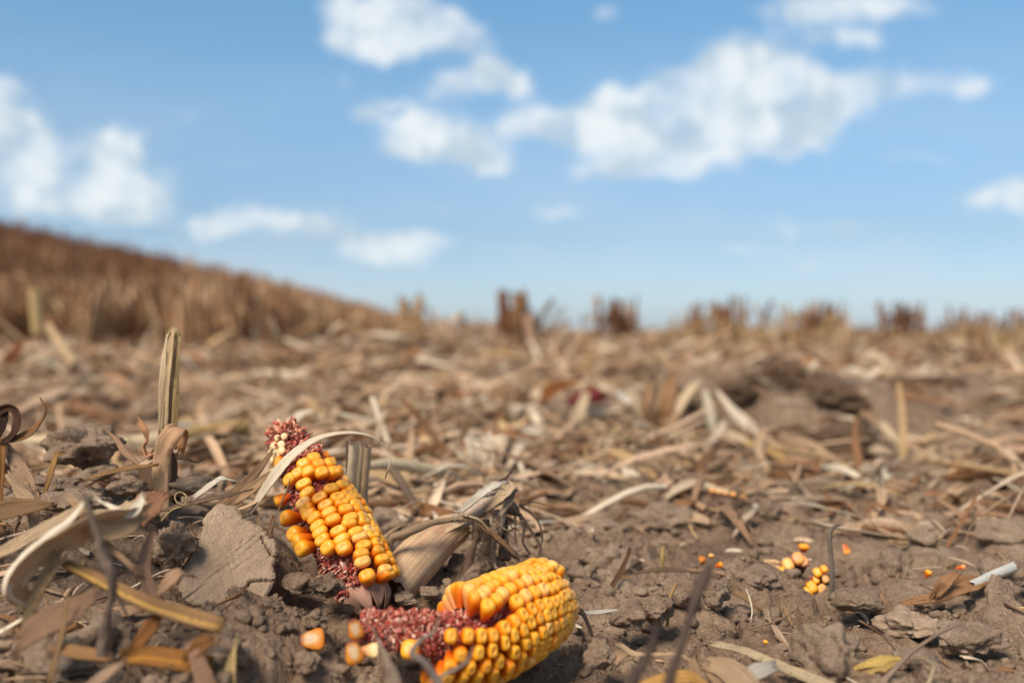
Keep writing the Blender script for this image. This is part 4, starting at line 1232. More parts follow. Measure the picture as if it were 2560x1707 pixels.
# ------------------------------------------------------------------ clods
def flat_clod():
    out = [(452,1425),(470,1395),(492,1360),(510,1320),(508,1300),(530,1272),(560,1262),(592,1272),(610,1296),(650,1318),(672,1338),(690,1360),(690,1390),(682,1420),(686,1445),(672,1480),(655,1500),(640,1518),(630,1540),(600,1545),(585,1532),(560,1520),(520,1518),(480,1510),(458,1490),(455,1460)]
    rs = np.random.RandomState(2)
    cx, cy = 575, 1400
    oc = catmull(np.array(out + [out[0]], float), 97)[:-1]
    na = len(oc)
    front = P(cx, cy, .498); 
    def dep(x, y): return .500 + (1480 - y) * .00018 + (x - 575) * .00003
    V = []; rings = [0, .14, .28, .42, .56, .68, .79, .88, .95, 1.0]
    for r in rings:
        for (x, y) in oc:
            X, Y = cx + (x - cx) * r, cy + (y - cy) * r
            if r == 1.0:
                X += (rs.rand() - .5) * 3; Y += (rs.rand() - .5) * 3
            V.append(P(X, Y, dep(X, Y) + (.0012 if r > .97 else 0)))
    for dz, r in ((.006, 1.02), (.014, .98), (.022, .8), (.026, .4)):
        for (x, y) in oc:
            X, Y = cx + (x - cx) * r, cy + (y - cy) * r + dz * 600
            V.append(P(X + (rs.rand() - .5) * 6, Y + (rs.rand() - .5) * 6, dep(X, Y) + dz))
    V = np.array([tuple(v) for v in V])
    m = len(V) // na
    i = np.arange(m - 1)[:, None] * na; j = np.arange(na)[None, :]; j2 = (j + 1) % na
    Q = np.stack([i + j, i + j2, i + na + j2, i + na + j], -1).reshape(-1, 4)
    mb = MB()
    mb.add(V, Q)
    o = mb.build('soil_clod', M_CRUST)
    sub = o.modifiers.new('subd', 'SUBSURF'); sub.subdivision_type = 'SIMPLE'; sub.levels = 3; sub.render_levels = 3
    dg = bpy.context.evaluated_depsgraph_get()
    me = bpy.data.meshes.new_from_object(o.evaluated_get(dg))
    o.modifiers.clear()
    # relief on the slab: faint scratches and two cracks
    N = len(me.vertices); co = np.zeros(N * 3); me.vertices.foreach_get('co', co); co = co.reshape(-1, 3)
    W = co + np.array(o.location)
    rel = W - np.array(CAM); dd = rel @ np.array(FW); px = 1280 + rel[:, 0] / dd * F; py = 853.5 - rel @ np.array(UP) / dd * F
    front_ = (dd - (np.array([dep(a, b) for a, b in zip(px, py)]))) < .003
    along = (px - 575) * .80 - (py - 1400) * .60; across = (px - 575) * .60 + (py - 1400) * .80
    h = .0007 * fbm2(px / 55, py / 55, 7, 4, .6) + .00032 * fbm2(px / 5, py / 5, 8, 3, .7)
    h += .0011 * fbm2(across / 6, along / 150, 9, 3) * np.clip(1 - np.abs(across + 5) / 60, 0, 1)
    def crack(pts, wd, dp):
        best = np.full(N, 1e9)
        for a, b in zip(pts[:-1], pts[1:]):
            a, b = np.array(a, float), np.array(b, float); ab = b - a
            t = np.clip(((px - a[0]) * ab[0] + (py - a[1]) * ab[1]) / (ab @ ab), 0, 1)
            best = np.minimum(best, np.hypot(px - a[0] - ab[0] * t + 2.5 * vn2(px / 6, py / 6, 4), py - a[1] - ab[1] * t + 2.5 * vn2(py / 6, px / 6, 5)))
        return -dp * np.exp(-(best / wd) ** 2)
    h += crack([(571, 1478), (605, 1478), (622, 1455), (645, 1448), (688, 1452)], 2.6, .006)
    h += crack([(655, 1342), (664, 1365), (678, 1385), (690, 1392)], 2.4, .005)
    nrm = np.zeros(N * 3); me.vertices.foreach_get('normal', nrm); nrm = nrm.reshape(-1, 3)
    if (nrm[front_] @ np.array(FW)).mean() > 0: nrm = -nrm
    side = .0018 * fbm3(W, 260, 3, 4, .65) + .0015 * fbm3(W, 90, 5, 2)
    h = np.where(front_, h, side)
    co = co + nrm * h[:, None]
    me.vertices.foreach_set('co', co.ravel()); me.update()
    o.data = me
    tag(o, 'large flat smooth faced clod with cracks leaning left of the ears', 'soil clod')
flat_clod()
clod(205, 1120, .60, 142, .024, 84, 'rough dark round clod on top of the left mound', 131, sub=5, rough=.75, facet=.2)
clod(120, 1215, .56, 150, .018, 56, 'broad rough clod at the left edge of the mound below the round one', 132, sub=5, rough=.5)
clod(248, 1180, .585, 90, .014, 40, 'grey clod tucked under the round clod', 133, sub=4)
clod(330, 1215, .575, 95, .014, 46, 'small clod in front of the tall stalk foot', 134, sub=4)
clod(185, 1255, .50, 150, .016, 66, 'crumbly brown clod behind the big cream husk', 135, sub=5, rough=.55)
clod(440, 1365, .51, 90, .014, 100, 'lumpy rough clod against the left of the flat clod', 136, sub=5, rough=.7, facet=.5)
clod(480, 1215, .59, 110, .016, 48, 'clod on the mound ridge right of the tall stalk', 137, sub=4)
clod(742, 1462, .522, 84, .010, 54, 'pointed little clod below the tilted ear', 138, sub=4)
clod(818, 1468, .512, 84, .010, 56, 'rough walnut sized clod left of the ear foot', 139, sub=5, rough=.7)
clod(790, 1545, .485, 60, .009, 42, 'rounded clod above the red cob left end', 140, sub=4, rough=.7)
clod(765, 1655, .45, 70, .009, 50, 'round pebbly clod at the bottom left of the cob', 141, sub=4)
clod(690, 1395, .53, 50, .008, 34, 'small clod between flat clod and tilted ear', 142, sub=4)
clod(1010, 1495, .545, 60, .009, 30, 'small clod between the stalk and the lower ear', 143, sub=4)
clod(1075, 1480, .55, 54, .009, 28, 'grey clod behind the back of the lower ear', 144, sub=4)
clod(1500, 1640, .47, 70, .010, 60, 'soil lump right of the lower ear end', 145, sub=5, rough=.6)
clod(1575, 1540, .525, 90, .012, 60, 'cracked grey clod left of the dark twigs', 146, sub=5, rough=.5)
clod(1640, 1520, .53, 90, .012, 66, 'clod standing beside the cracked grey one', 147, sub=5, rough=.5)
clod(1700, 1470, .57, 110, .014, 80, 'pale angular clod behind the dark twigs', 148, sub=5, rough=.4, facet=1)
clod(1790, 1480, .56, 80, .012, 66, 'pointed pale clod right of the dark twigs', 149, sub=5, rough=.4, facet=1)
clod(1900, 1440, .60, 110, .014, 50, 'flat brown clod left of the small cob fragments', 150, sub=4)
clod(2270, 1560, .53, 130, .014, 60, 'wide pale crusted clod in the right foreground', 151, sub=5, rough=.6, facet=.1, mat=M_CRUST)
clod(2420, 1600, .50, 170, .018, 80, 'brown clod right of the wide pale one', 152, sub=5, rough=.6)
clod(2140, 1500, .55, 130, .014, 54, 'soft brown clod below the yellow cob fragment', 153, sub=4)
clod(2060, 1620, .49, 170, .016, 60, 'dark crumbly clod above the long pale stem', 154, sub=5, rough=.6)
clod(2500, 1440, .60, 120, .016, 80, 'clod at the right edge below the white stick', 155, sub=5, rough=.6)
clod(2300, 1660, .47, 130, .014, 60, 'clod beside the yellow husk fragment at the bottom right', 156, sub=4)
clod(1500, 1325, .74, 120, .018, 60, 'smooth low hump of soil behind the lower ear', 157, sub=5, rough=.6)
clod(1660, 1300, .80, 170, .022, 74, 'pale hump of soil in the middle right', 158, sub=5, rough=.6)
clod(2500, 1330, .72, 130, .02, 80, 'dark clod at the right edge above the white stick', 159, sub=4)
M_DARKSOIL = soil_mat('darker soil', srgb(76, 58, 44), srgb(118, 94, 74), srgb(152, 126, 102), 1.5)  # darker brown soil tone for the mound, bank and lump clods
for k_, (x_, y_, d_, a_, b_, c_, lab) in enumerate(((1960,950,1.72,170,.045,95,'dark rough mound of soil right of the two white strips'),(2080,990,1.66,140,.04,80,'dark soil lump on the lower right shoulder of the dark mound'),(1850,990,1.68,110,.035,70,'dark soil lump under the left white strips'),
        (2330,985,1.95,190,.06,90,'dark soil bank near the right edge of the middle ground'),(2230,1010,1.85,170,.06,90,'dark lump at the left end of the right hand soil bank'),(1050,872,3.1,110,.09,62,'dark clod standing in for the shaded hollow under the pale husk tuft on the ridge'),  # dark clod below the tuft puts the hollow's shade into colour
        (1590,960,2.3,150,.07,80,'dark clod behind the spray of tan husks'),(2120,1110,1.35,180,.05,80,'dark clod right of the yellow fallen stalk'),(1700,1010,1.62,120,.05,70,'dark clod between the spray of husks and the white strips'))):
    clod(x_, y_, d_, a_, b_, c_, lab, 900 + k_, mat=M_DARKSOIL, sub=5, rough=.9, facet=.3)
rs_ = np.random.RandomState(31)
for k_ in range(70):
    d = .42 + .9 * rs_.rand() ** 1.4
    s = (rs_.rand() * 1.02 - .49) * (1 if rs_.rand() > .3 else .9)
    x, y = s * d, d * 1.0
    if 700 < 1280 + s * F < 1440 and d < .62: continue
    z = gh(x, y); r = .004 + .014 * rs_.rand() ** 2
    V, T_ = clod_arr(4, (r, r * .85, r * .7), 700 + k_, .8, .8, rs_.rand() * 6)
    mb = MB(); mb.add(V + np.array((x, y, z + r * .22)), None, T_)
    tag(mb.build('soil_clod', M_CLOD), 'small dry clod among the loose foreground soil', 'soil clod', 'small clods in the foreground soil')

# ------------------------------------------------------------------ foreground twigs, right side
stick('dead_root', 'blurred grey twig rising across the front of the lower ear', 'dead root', [(1105,1720,.385,22),(1080,1680,.385,20),(1055,1650,.384,18),(1030,1632,.384,16),(1052,1600,.386,12),(1085,1580,.388,9),(1096,1552,.39,5)], srgb(140,124,112), 160, M_ROOT, rough=.25)
stick('dead_root', 'thin forked twig crossing the lower rows of kernels', 'dead root', [(1080,1700,.385,12),(1120,1682,.385,10),(1165,1655,.386,8),(1182,1620,.387,5)], srgb(156,138,122), 161, M_ROOT, rough=.2)
husk('husk_leaf', 'blurred pointed leaf tip at the bottom edge before the lower ear', 'husk leaf', [(985,1740,.380,44),(982,1690,.380,36),(968,1650,.381,14),(950,1610,.384,8),(942,1592,.386,3)], srgb(176,152,128), (0,-1,.2), .8, (0,.2), 162)
stick('dead_root', 'left blurred dark twig at the bottom centre right', 'dead root', [(1575,1730,.330,34),(1590,1680,.331,30),(1612,1655,.332,24),(1632,1600,.334,18),(1640,1560,.336,9)], srgb(84,68,60), 163, M_ROOT, rough=.3)
stick('dead_root', 'right blurred dark twig reaching up to the pale clod', 'dead root', [(1670,1730,.335,32),(1678,1680,.336,26),(1702,1620,.340,20),(1726,1540,.350,22),(1745,1480,.356,30),(1762,1440,.36,34),(1775,1415,.362,14)], srgb(92,74,64), 164, M_ROOT, rough=.35)
stick('dead_root', 'dark rootlet bending down from the right end of the lower ear', 'dead root', [(1432,1512,.515,12),(1455,1530,.512,12),(1470,1560,.508,10),(1488,1608,.50,6)], srgb(92,76,66), 165, M_ROOT, rough=.3)
stick('dead_root', 'fine pale rootlet pointing up right beside the ear end', 'dead root', [(1434,1505,.512,5),(1452,1490,.51,4),(1478,1468,.51,3)], srgb(150,134,120), 166, M_ROOT)
husk('husk_scrap', 'small white splinter on the soil right of the ear end', 'husk scrap', [(1462,1532,.515,9),(1495,1530,.514,13),(1528,1526,.514,8)], srgb(214,202,184), (0,-.6,.8), .5, (0,.1), 167)
husk('leaf_strip', 'long pale flat stem running to the bottom edge right of the twigs', 'stem', [(1795,1612,.495,20),(1850,1624,.485,22),(1920,1652,.470,26),(1990,1682,.455,32),(2090,1722,.435,34)], srgb(196,172,136), (0,-.6,.8), 1.2, (0,.1), 168, mat=M_STRAW, thick=.0015)
husk('leaf_strip', 'thin pale stem lying between the two dark twigs', 'stem', [(1562,1620,.47,14),(1590,1636,.465,16),(1650,1636,.462,12),(1700,1638,.46,14),(1740,1660,.455,10),(1800,1700,.445,5)], srgb(190,160,124), (0,-.6,.8), 1.6, (0,.1), 169, mat=M_STRAW)
def husk_fan():
    root = empty('corn_husk', P(1850, 1720, .43), 'ribbed tan husk fanned out at the bottom edge right of the twigs', 'corn husk')
    for k_, (sp, c_) in enumerate((([(1740,1730,.43,24),(1738,1690,.434,34),(1730,1655,.438,24)], srgb(160,130,98)), ([(1780,1662,.44,40),(1815,1672,.437,60),(1850,1700,.432,70),(1885,1740,.426,60)], srgb(184,152,118)), ([(1765,1668,.441,24),(1790,1690,.437,40),(1830,1740,.43,44)], srgb(170,138,106)))):
        mb = MB(); p, w_ = pl(sp); ribbon(mb, p, w_, c_, (0, -.8, .6), .8, .0008, (0, .1), 26, 12, .08, .004, 170 + k_); mb.build('husk_layer', M_HUSK, root)
husk_fan()
husk('husk_scrap', 'grey white chip with dark end beside the fanned husk', 'husk scrap', [(1870,1690,.437,40),(1900,1676,.438,46),(1925,1668,.44,34)], srgb(190,180,164), (0,-.6,.8), .5, (0,.1), 175)
husk('husk_leaf', 'amber leaf lying at the bottom edge under the dark twigs', 'husk leaf', [(1590,1722,.425,30),(1660,1700,.428,40),(1720,1694,.43,40),(1760,1712,.43,26)], srgb(202,152,84), (0,-.5,.9), .9, (0,.1), 176)
husk('husk_scrap', 'cupped tan husk chip right of the soil lump', 'husk scrap', [(1530,1655,.465,18),(1548,1640,.466,30),(1565,1635,.468,18)], srgb(186,150,114), (0,-.6,.8), 1.4, (0,.2), 177)
husk('husk_leaf', 'yellow husk fragment lying at the bottom right', 'husk leaf', [(2132,1672,.462,8),(2165,1662,.460,20),(2210,1652,.459,28),(2262,1646,.46,8)], srgb(206,172,98), (0,-.6,.8), .9, (0,.1), 178)
husk('husk_leaf', 'second blade of yellow husk below the first', 'husk leaf', [(2155,1690,.456,14),(2190,1680,.455,26),(2225,1662,.456,16)], srgb(190,156,92), (0,-.6,.8), .9, (0,.1), 179)
stick('dry_stem', 'long thin stem slanting up right over the yellow husk', 'dry stem', [(2190,1725,.435,16),(2230,1680,.442,15),(2280,1630,.450,10),(2340,1588,.46,8),(2400,1560,.47,4)], srgb(174,146,122), 180, M_STRAW, rough=.1, n=10)
stick('dry_stem', 'bent pale stem hooking over at the bottom right', 'dry stem', [(2316,1720,.43,13),(2328,1690,.432,12),(2334,1665,.434,12),(2318,1650,.435,8),(2300,1640,.438,4)], srgb(190,166,132), 181, M_STRAW, rough=.15, n=10)
husk('husk_leaf', 'crumpled brown husk from which the white stick sticks out', 'husk leaf', [(2262,1508,.575,16),(2310,1498,.573,26),(2350,1488,.572,40),(2385,1472,.572,56),(2425,1462,.574,50),(2450,1455,.576,30)], srgb(166,122,84), (0,-.7,.7), (1.2,.8,1.4,1), (0,.3,.1), 182, ripple=.28, m=40, k=12)
husk('husk_leaf', 'folded brown flap on top of the crumpled husk', 'husk leaf', [(2345,1480,.568,26),(2362,1455,.566,34),(2380,1442,.568,22)], srgb(178,132,92), (0,-.8,.6), 1.4, (0,.5), 183, ripple=.2)
stick('white_stick', 'white peeled stick poking out of the crumpled brown husk', 'stick', [(2430,1462,.575,24),(2480,1438,.580,24),(2534,1416,.585,24)], srgb(226,222,212), 184, M_HUSK, rough=.04, ridge=.05, capcol=srgb(120,110,100))
stick('dry_stem', 'thin grey stem standing and curling right of the cob fragments', 'dry stem', [(2045,1520,.60,10),(2072,1495,.600,9),(2080,1440,.600,12),(2077,1380,.602,11),(2074,1335,.603,13),(2086,1316,.604,8),(2105,1312,.606,3)], srgb(142,124,108), 185, M_STRAW, rough=.25, n=9, m=40)
shard('short golden stub leaning left below the small cob fragments', [(1918,1455,.60,30),(1938,1480,.595,36),(1960,1512,.588,30)], srgb(140,116,62), srgb(176,148,78), 186, 'stalk_stub')
stick('dry_stem', 'tan splinter standing left of the right dark twig', 'dry stem', [(1668,1562,.53,8),(1672,1520,.531,9),(1676,1490,.532,10),(1690,1462,.534,8)], srgb(186,146,96), 187, M_STRAW, n=8)
stick('dry_stem', 'short yellow splinter upright in the soil behind the brown leaf', 'dry stem', [(1655,1425,.64,9),(1656,1395,.64,10),(1658,1368,.642,11)], srgb(194,162,100), 188, M_STRAW, n=8)
husk('leaf_strip', 'thin dark leaf lying flat in the soil right of the ears', 'leaf strip', [(1590,1432,.625,6),(1640,1424,.622,14),(1690,1424,.622,15),(1745,1432,.622,6)], srgb(110,90,68), (0,-.6,.8), .7, (0,.1), 189, mat=M_STRAW)
husk('leaf_strip', 'brown leaf strip beside the pointed pale clod', 'leaf strip', [(1825,1475,.57,14),(1860,1492,.565,18),(1890,1515,.56,10)], srgb(150,116,82), (0,-.6,.8), .8, (0,.1), 190, mat=M_STRAW)
stick('dry_stem', 'long fine stem lying below the cob fragments', 'dry stem', [(1870,1572,.53,4),(1930,1555,.535,5),(1980,1530,.54,5),(2005,1500,.55,3)], srgb(170,134,104), 191, M_STRAW, n=7)
stick('dry_stem', 'short tan stick upright below the golden stub', 'dry stem', [(1960,1515,.565,6),(1970,1540,.56,7),(1980,1562,.555,5)], srgb(186,148,102), 192, M_STRAW, n=7)
husk('husk_scrap', 'upright brown flake standing right of the yellow cob fragment', 'husk scrap', [(2200,1490,.575,14),(2210,1512,.572,20),(2218,1530,.57,14)], srgb(166,126,92), (0,-1,.2), .7, (0,.2), 193)

# ------------------------------------------------------------------ middle ground, each piece that stands out
B = 'blurred '
stick('fallen_stalk', 'long yellowish fallen stalk lying behind the mound', 'fallen stalk', [(430,1098,.95,46),(500,1085,.98,44),(560,1076,1.0,40),(615,1066,1.02,34)], srgb(196,160,104), 200, M_STRAW, rough=.05)
stick('fallen_stalk', 'pale fallen stalk running left from the tall standing stalk', 'fallen stalk', [(30,1100,.98,24),(150,1105,.96,34),(300,1112,.94,44),(440,1092,.95,40)], srgb(222,196,158), 201, M_STRAW, rough=.06)
husk('fallen_stalk', 'tan strip lying above the pale stalk at the left', 'fallen stalk', [(50,1110,1.05,16),(130,1090,1.06,22),(260,1082,1.08,14)], srgb(204,168,116), (0,-.6,.8), .8, (0,.1), 202, mat=M_STRAW)
stick('fallen_stalk', 'curved cream stalk lying right of the split stub', 'fallen stalk', [(915,1165,.80,22),(985,1160,.82,30),(1060,1172,.84,32),(1120,1190,.86,30),(1172,1216,.88,20)], srgb(226,204,166), 203, M_STRAW, rough=.05)
husk('husk_strip', 'white curved husk loop behind the tip of the tilted ear', 'husk strip', [(725,1058,.95,22),(755,1035,.97,26),(785,1030,.98,20),(800,1048,.98,10)], WHITE, (0,-.8,.6), .8, (0,.4), 204)
stick('dry_stem', 'grey stem slanting down behind the white arching strip', 'dry stem', [(975,1168,.78,20),(1000,1200,.77,22),(1020,1235,.765,18),(1042,1275,.76,10)], srgb(132,112,92), 205, M_STRAW)
husk('leaf_strip', 'thin grey strip standing upright in the litter above the white arching strip', 'leaf strip', [(942,1100,.90,10),(950,1060,.91,14),(962,1030,.92,12)], srgb(196,172,142), (0,-1,.2), .6, (0,.3), 206)
def bundle(label, cx, cy, d, blades, name='husk_bundle', cat='husk bundle', seed=0, pal=None):
    root = empty(name, P(cx, cy + 10, d), label, cat)
    rs = np.random.RandomState(seed)
    for k_, (dx, dy, w_, c_) in enumerate(blades):
        mb = MB()
        w_ = w_ * 1.35
        sp = [(cx + dx * .05, cy, d - .02, w_ * .6), (cx + dx * .4 + rs.randn() * 6, cy + dy * .45, d - .05, w_), (cx + dx * .8, cy + dy * .85, d - .04, w_ * .9), (cx + dx, cy + dy, d - .02, w_ * .3)]
        p, ww = pl(sp)
        ribbon(mb, p, ww, c_, (0, -.8, .6), .7, .0008, (0, rs.randn() * .2), 20, 8, .15, .01, seed * 10 + k_, edge=.08)
        mb.build('husk_blade', M_HUSK, root)
bundle('fan of cream husks lying open in the middle behind the stump', 1215, 1215, 1.05, [(-105,-60,44,PALE),(-85,-100,40,srgb(228,206,178)),(-40,-125,40,srgb(236,216,188)),(5,-130,44,srgb(232,210,184)),(50,-120,40,srgb(224,196,164)),(90,-105,40,srgb(230,206,178)),(110,-70,36,srgb(190,152,116)),(60,-50,46,srgb(200,160,126)),(-20,-60,50,srgb(238,218,192))], seed=1)
bundle('upright spray of tan husks right of the red cob in the middle distance', 1640, 1100, 1.45, [(-70,-130,26,srgb(222,196,160)),(-25,-150,26,srgb(200,160,120)),(10,-165,28,srgb(206,170,132)),(45,-160,26,srgb(176,132,92)),(90,-120,30,srgb(196,158,120)),(70,-60,34,srgb(210,180,144)),(-60,-20,30,srgb(204,172,138)),(110,-150,18,PALE)], seed=2)
bundle('small pale husk tuft on the ridge in the middle distance', 1060, 880, 3.2, [(-40,-40,18,PALE),(-10,-50,20,srgb(226,200,168)),(30,-50,20,srgb(222,190,156)),(60,-36,20,PALE),(100,-10,22,srgb(214,180,148))], seed=3)
stick('corn_cob', 'dark red shelled cob lying under a brown leaf in the middle distance', 'corn cob', [(1420,1006,1.7,22),(1455,995,1.7,32),(1490,988,1.7,38),(1515,982,1.7,30)], srgb(112,44,44), 210, M_COB, rough=.25, n=18)
husk('leaf', 'rusty brown leaf curved over the red cob', 'leaf', [(1358,1000,1.68,20),(1375,980,1.68,40),(1410,962,1.7,36),(1450,950,1.72,20)], srgb(142,84,38), (0,-.7,.7), 1.2, (0,.2), 211)
husk('husk_piece', 'pale upright husk flake in front of the red cob', 'husk piece', [(1435,1050,1.5,30),(1452,1020,1.5,28),(1466,985,1.52,18)], PALE, (0,-1,.2), .7, (0,.2), 212)
husk('leaf_strip', 'yellow green strip of leaf in the middle distance', 'leaf strip', [(1530,1075,1.35,10),(1560,1092,1.33,16),(1600,1104,1.32,15),(1640,1122,1.3,6)], srgb(186,184,104), (0,-.6,.8), .8, (0,.1), 213)
husk('husk_piece', 'white husk knot left of the spray of tan husks', 'husk piece', [(1548,985,1.55,16),(1562,1000,1.55,26),(1580,1006,1.55,28),(1600,1020,1.55,22)], srgb(244,232,214), (0,-.7,.7), 1.2, (0,.8), 214)
husk('husk_strip', 'left one of two white strips hanging on the dark ridge', 'husk strip', [(1762,978,1.5,14),(1770,1010,1.49,24),(1778,1050,1.48,22),(1784,1090,1.47,10)], srgb(216,200,172), (0,-1,.3), .6, (0,.1), 215)
husk('husk_strip', 'right club shaped white strip slanting on the dark ridge', 'husk strip', [(1792,978,1.5,10),(1815,1005,1.48,16),(1840,1035,1.46,28),(1868,1060,1.45,32),(1888,1078,1.44,14)], srgb(232,212,186), (0,-.9,.4), .8, (0,.1), 216)
stick('fallen_stalk', 'broad yellow fallen stalk slanting down right on the dark soil', 'fallen stalk', [(1870,1108,1.2,30),(1930,1130,1.17,36),(1990,1160,1.13,34),(2052,1170,1.12,20)], srgb(200,164,108), 217, M_STRAW, squash=.5)
husk('husk_piece', 'white end of husk on the left of the yellow fallen stalk', 'husk piece', [(1820,1082,1.22,14),(1845,1092,1.21,20),(1875,1108,1.2,20)], PALE, (0,-.7,.7), .8, (0,.1), 218)
stick('stalk_stub', 'thin pale post standing beneath the spray of tan husks', 'stalk stub', [(1722,1185,1.12,14),(1718,1130,1.13,15),(1712,1070,1.14,14)], srgb(198,168,134), 219, M_STRAW)
stick('fallen_stalk', 'pale stalk joint with white knuckle on the right', 'fallen stalk', [(2290,1128,1.2,16),(2340,1150,1.17,28),(2395,1168,1.14,26),(2460,1172,1.12,22),(2570,1200,1.1,26)], srgb(204,178,140), 220, M_STRAW)
husk('husk_piece', 'forked cream husk above the pale stalk joint on the right', 'husk piece', [(2205,1060,1.3,22),(2230,1090,1.28,26),(2260,1120,1.26,18),(2280,1140,1.24,24)], srgb(220,194,154), (0,-.8,.6), 1.0, (0,.2), 221)
husk('leaf', 'wide tan leaf lying on the soil at the right below the stalk joint', 'leaf', [(2270,1320,.85,16),(2320,1300,.87,40),(2370,1262,.9,44),(2430,1230,.93,20)], srgb(158,124,86), (0,-.6,.8), .8, (0,.1), 222)
husk('leaf', 'pale pink leaf at the right edge in the middle distance', 'leaf', [(2440,1110,1.4,30),(2500,1120,1.38,44),(2570,1128,1.36,40)], srgb(202,166,136), (0,-.6,.8), .7, (0,.1), 223)
husk('husk_piece', 'long white husk with orange crumbs in the middle right', 'husk piece', [(1668,1240,.86,14),(1700,1218,.87,24),(1735,1208,.88,26),(1790,1222,.88,22),(1850,1240,.88,16)], srgb(220,196,162), (0,-.7,.7), 1.0, (0,.1), 224)
for k_, (x, y) in enumerate(((1780,1228),(1796,1232),(1812,1236),(1832,1238),(1858,1245))):
    loose_kernel(x, y, .865, (.2, -.5, 1), .0062, .0055, .0070, 'orange kernel crumb lying along the long white husk in the middle right', M_KPINK, 4, group='orange crumbs along the white husk')
stick('stalk_stub', 'pale thick post standing at the upper left foot of the hill', 'stalk stub', [(96,835,2.6,30),(92,780,2.6,32),(88,722,2.6,30)], srgb(204,172,122), 225, M_STRAW, rough=.08)
stick('fallen_stalk', 'pale stick leaning left beside the thick post', 'fallen stalk', [(188,912,2.2,22),(155,865,2.3,22),(122,815,2.4,18)], srgb(212,178,134), 226, M_STRAW)
husk('leaf', 'dark rusty leaf clump at the far left in the middle distance', 'leaf', [(20,905,2.0,30),(40,880,2.0,50),(56,850,2.02,34)], srgb(120,68,34), (0,-.9,.4), 1.2, (0,.6), 227)
stick('fallen_stalk', 'tan stalk lying on the litter before the hill foot', 'fallen stalk', [(715,848,4.4,16),(760,828,4.5,16),(822,804,4.6,12)], srgb(176,134,92), 228, M_STRAW)

def scatter_spots(N, dmin, dmax, seed, power=1.6, smin=-.56, smax=.56):
    rs = np.random.RandomState(seed)
    d = dmin * (dmax / dmin) ** (rs.rand(N) ** power)
    s = smin + (smax - smin) * rs.rand(N)
    return s * d, d, rs

PAL = [srgb(210,174,138), srgb(190,152,118), srgb(218,186,152), srgb(228,200,168), srgb(240,220,190), srgb(150,108,74), srgb(116,82,58), srgb(172,134,102), srgb(158,112,76), srgb(208,172,124), srgb(216,182,150), srgb(202,168,132)]
def straw_piece(mb, x, y, z, rs, big=1.0, seed=0, upright=.0, low=True, pale=False):
    a = rs.rand() * 6.283
    L = (.016 + .080 * rs.rand() ** 1.7) * big
    wd = (.0014 + .011 * rs.rand() ** 2.6) * big
    tilt = (rs.randn() * .22) if rs.rand() > upright else rs.rand() * 1.2
    dx = np.array([math.cos(a) * math.cos(tilt), math.sin(a) * math.cos(tilt), math.sin(tilt)])
    bend = rs.randn(3) * L * .07; bend[2] = abs(bend[2]) * .8
    c = np.array([x, y, z + wd * .3 + max(0, abs(math.sin(tilt))) * L * .45])
    p = [c - dx * L / 2, c - dx * L * .15 + bend * .8, c + dx * L * .18 + bend, c + dx * L / 2]
    col = np.array(PAL[rs.randint(len(PAL))]) * (.8 + .5 * rs.rand())
    if pale:
        wd = (.012 + .014 * rs.rand()) * big * .7; col = np.array((srgb(236,212,180), srgb(226,198,164), srgb(244,226,198), srgb(214,180,146))[rs.randint(4)])
    if low and rs.rand() < .16:
        tube(mb, p, [min(wd, .007) * .45, min(wd, .007) * .42, min(wd, .007) * .42, min(wd, .007) * .3], col, 6 if low else 10, 5 if low else 16, 0, 5, 0, 0, int(rs.randint(1e5)))
    else:
        hint = np.array([rs.randn() * .5, -.4 + rs.randn() * .5, 1])
        ribbon(mb, p, [wd * (.5 + .5 * rs.rand()), wd, wd * (.7 + .3 * rs.rand()), wd * (.2 + .7 * rs.rand())], col, hint, .3 + rs.rand() * 1.4, .0005, (0, rs.randn() * .6), 5 if low else 18, 3 if low else 6, .16, wd * 1.2, int(rs.randint(1e5)), edge=.35)

def litter():
    mb = MB()
    # broken straw thick on the middle ground, thin on the bare soil in front
    x, y, rs = scatter_spots(34000, .75, 9.0, 91, .9)
    z = ground_h(x, y)
    bare = fbm2(x / .5, y / .35, 301, 3)
    for i in range(len(x)):
        px = 1280 + F * x[i] / y[i]
        thr = -.3 if y[i] > 2.1 else (-.25 if px < 1450 else .12)
        if px > 1720 and 1.05 < y[i] < 2.0: thr = .38
        if y[i] < 1.05 and px > 1350: thr = .5
        if bare[i] < thr and rs.rand() < (.88 if y[i] < 2.1 else .6): continue
        straw_piece(mb, x[i], y[i], z[i], rs, .75 + .38 * min(y[i], 3.2), upright=.02 if y[i] < 2.5 else .08)
    o = mb.build('straw_litter', M_STRAW, origin=(0, 0, 0))
    tag(o, 'broken corn straw and husk bits covering the middle ground', kind='stuff')
    mb = MB()
    x, y, rs = scatter_spots(1900, .40, 1.0, 92, .9)
    z = ground_h(x, y)
    for i in range(len(x)):
        px = 1280 + F * x[i] / y[i]
        if px > 560 and rs.rand() < .82: continue
        if 640 < px < 1480 and y[i] < .60 and rs.rand() < .6: continue
        straw_piece(mb, x[i], y[i], z[i], rs, (.22 + .24 * rs.rand()) * (1.5 if px < 560 and rs.rand() < .4 else 1), upright=.08)
    o = mb.build('chaff_litter', M_STRAW, origin=(0, 0, 0))
    tag(o, 'small bits of chaff and straw in the foreground soil', kind='stuff')
litter()
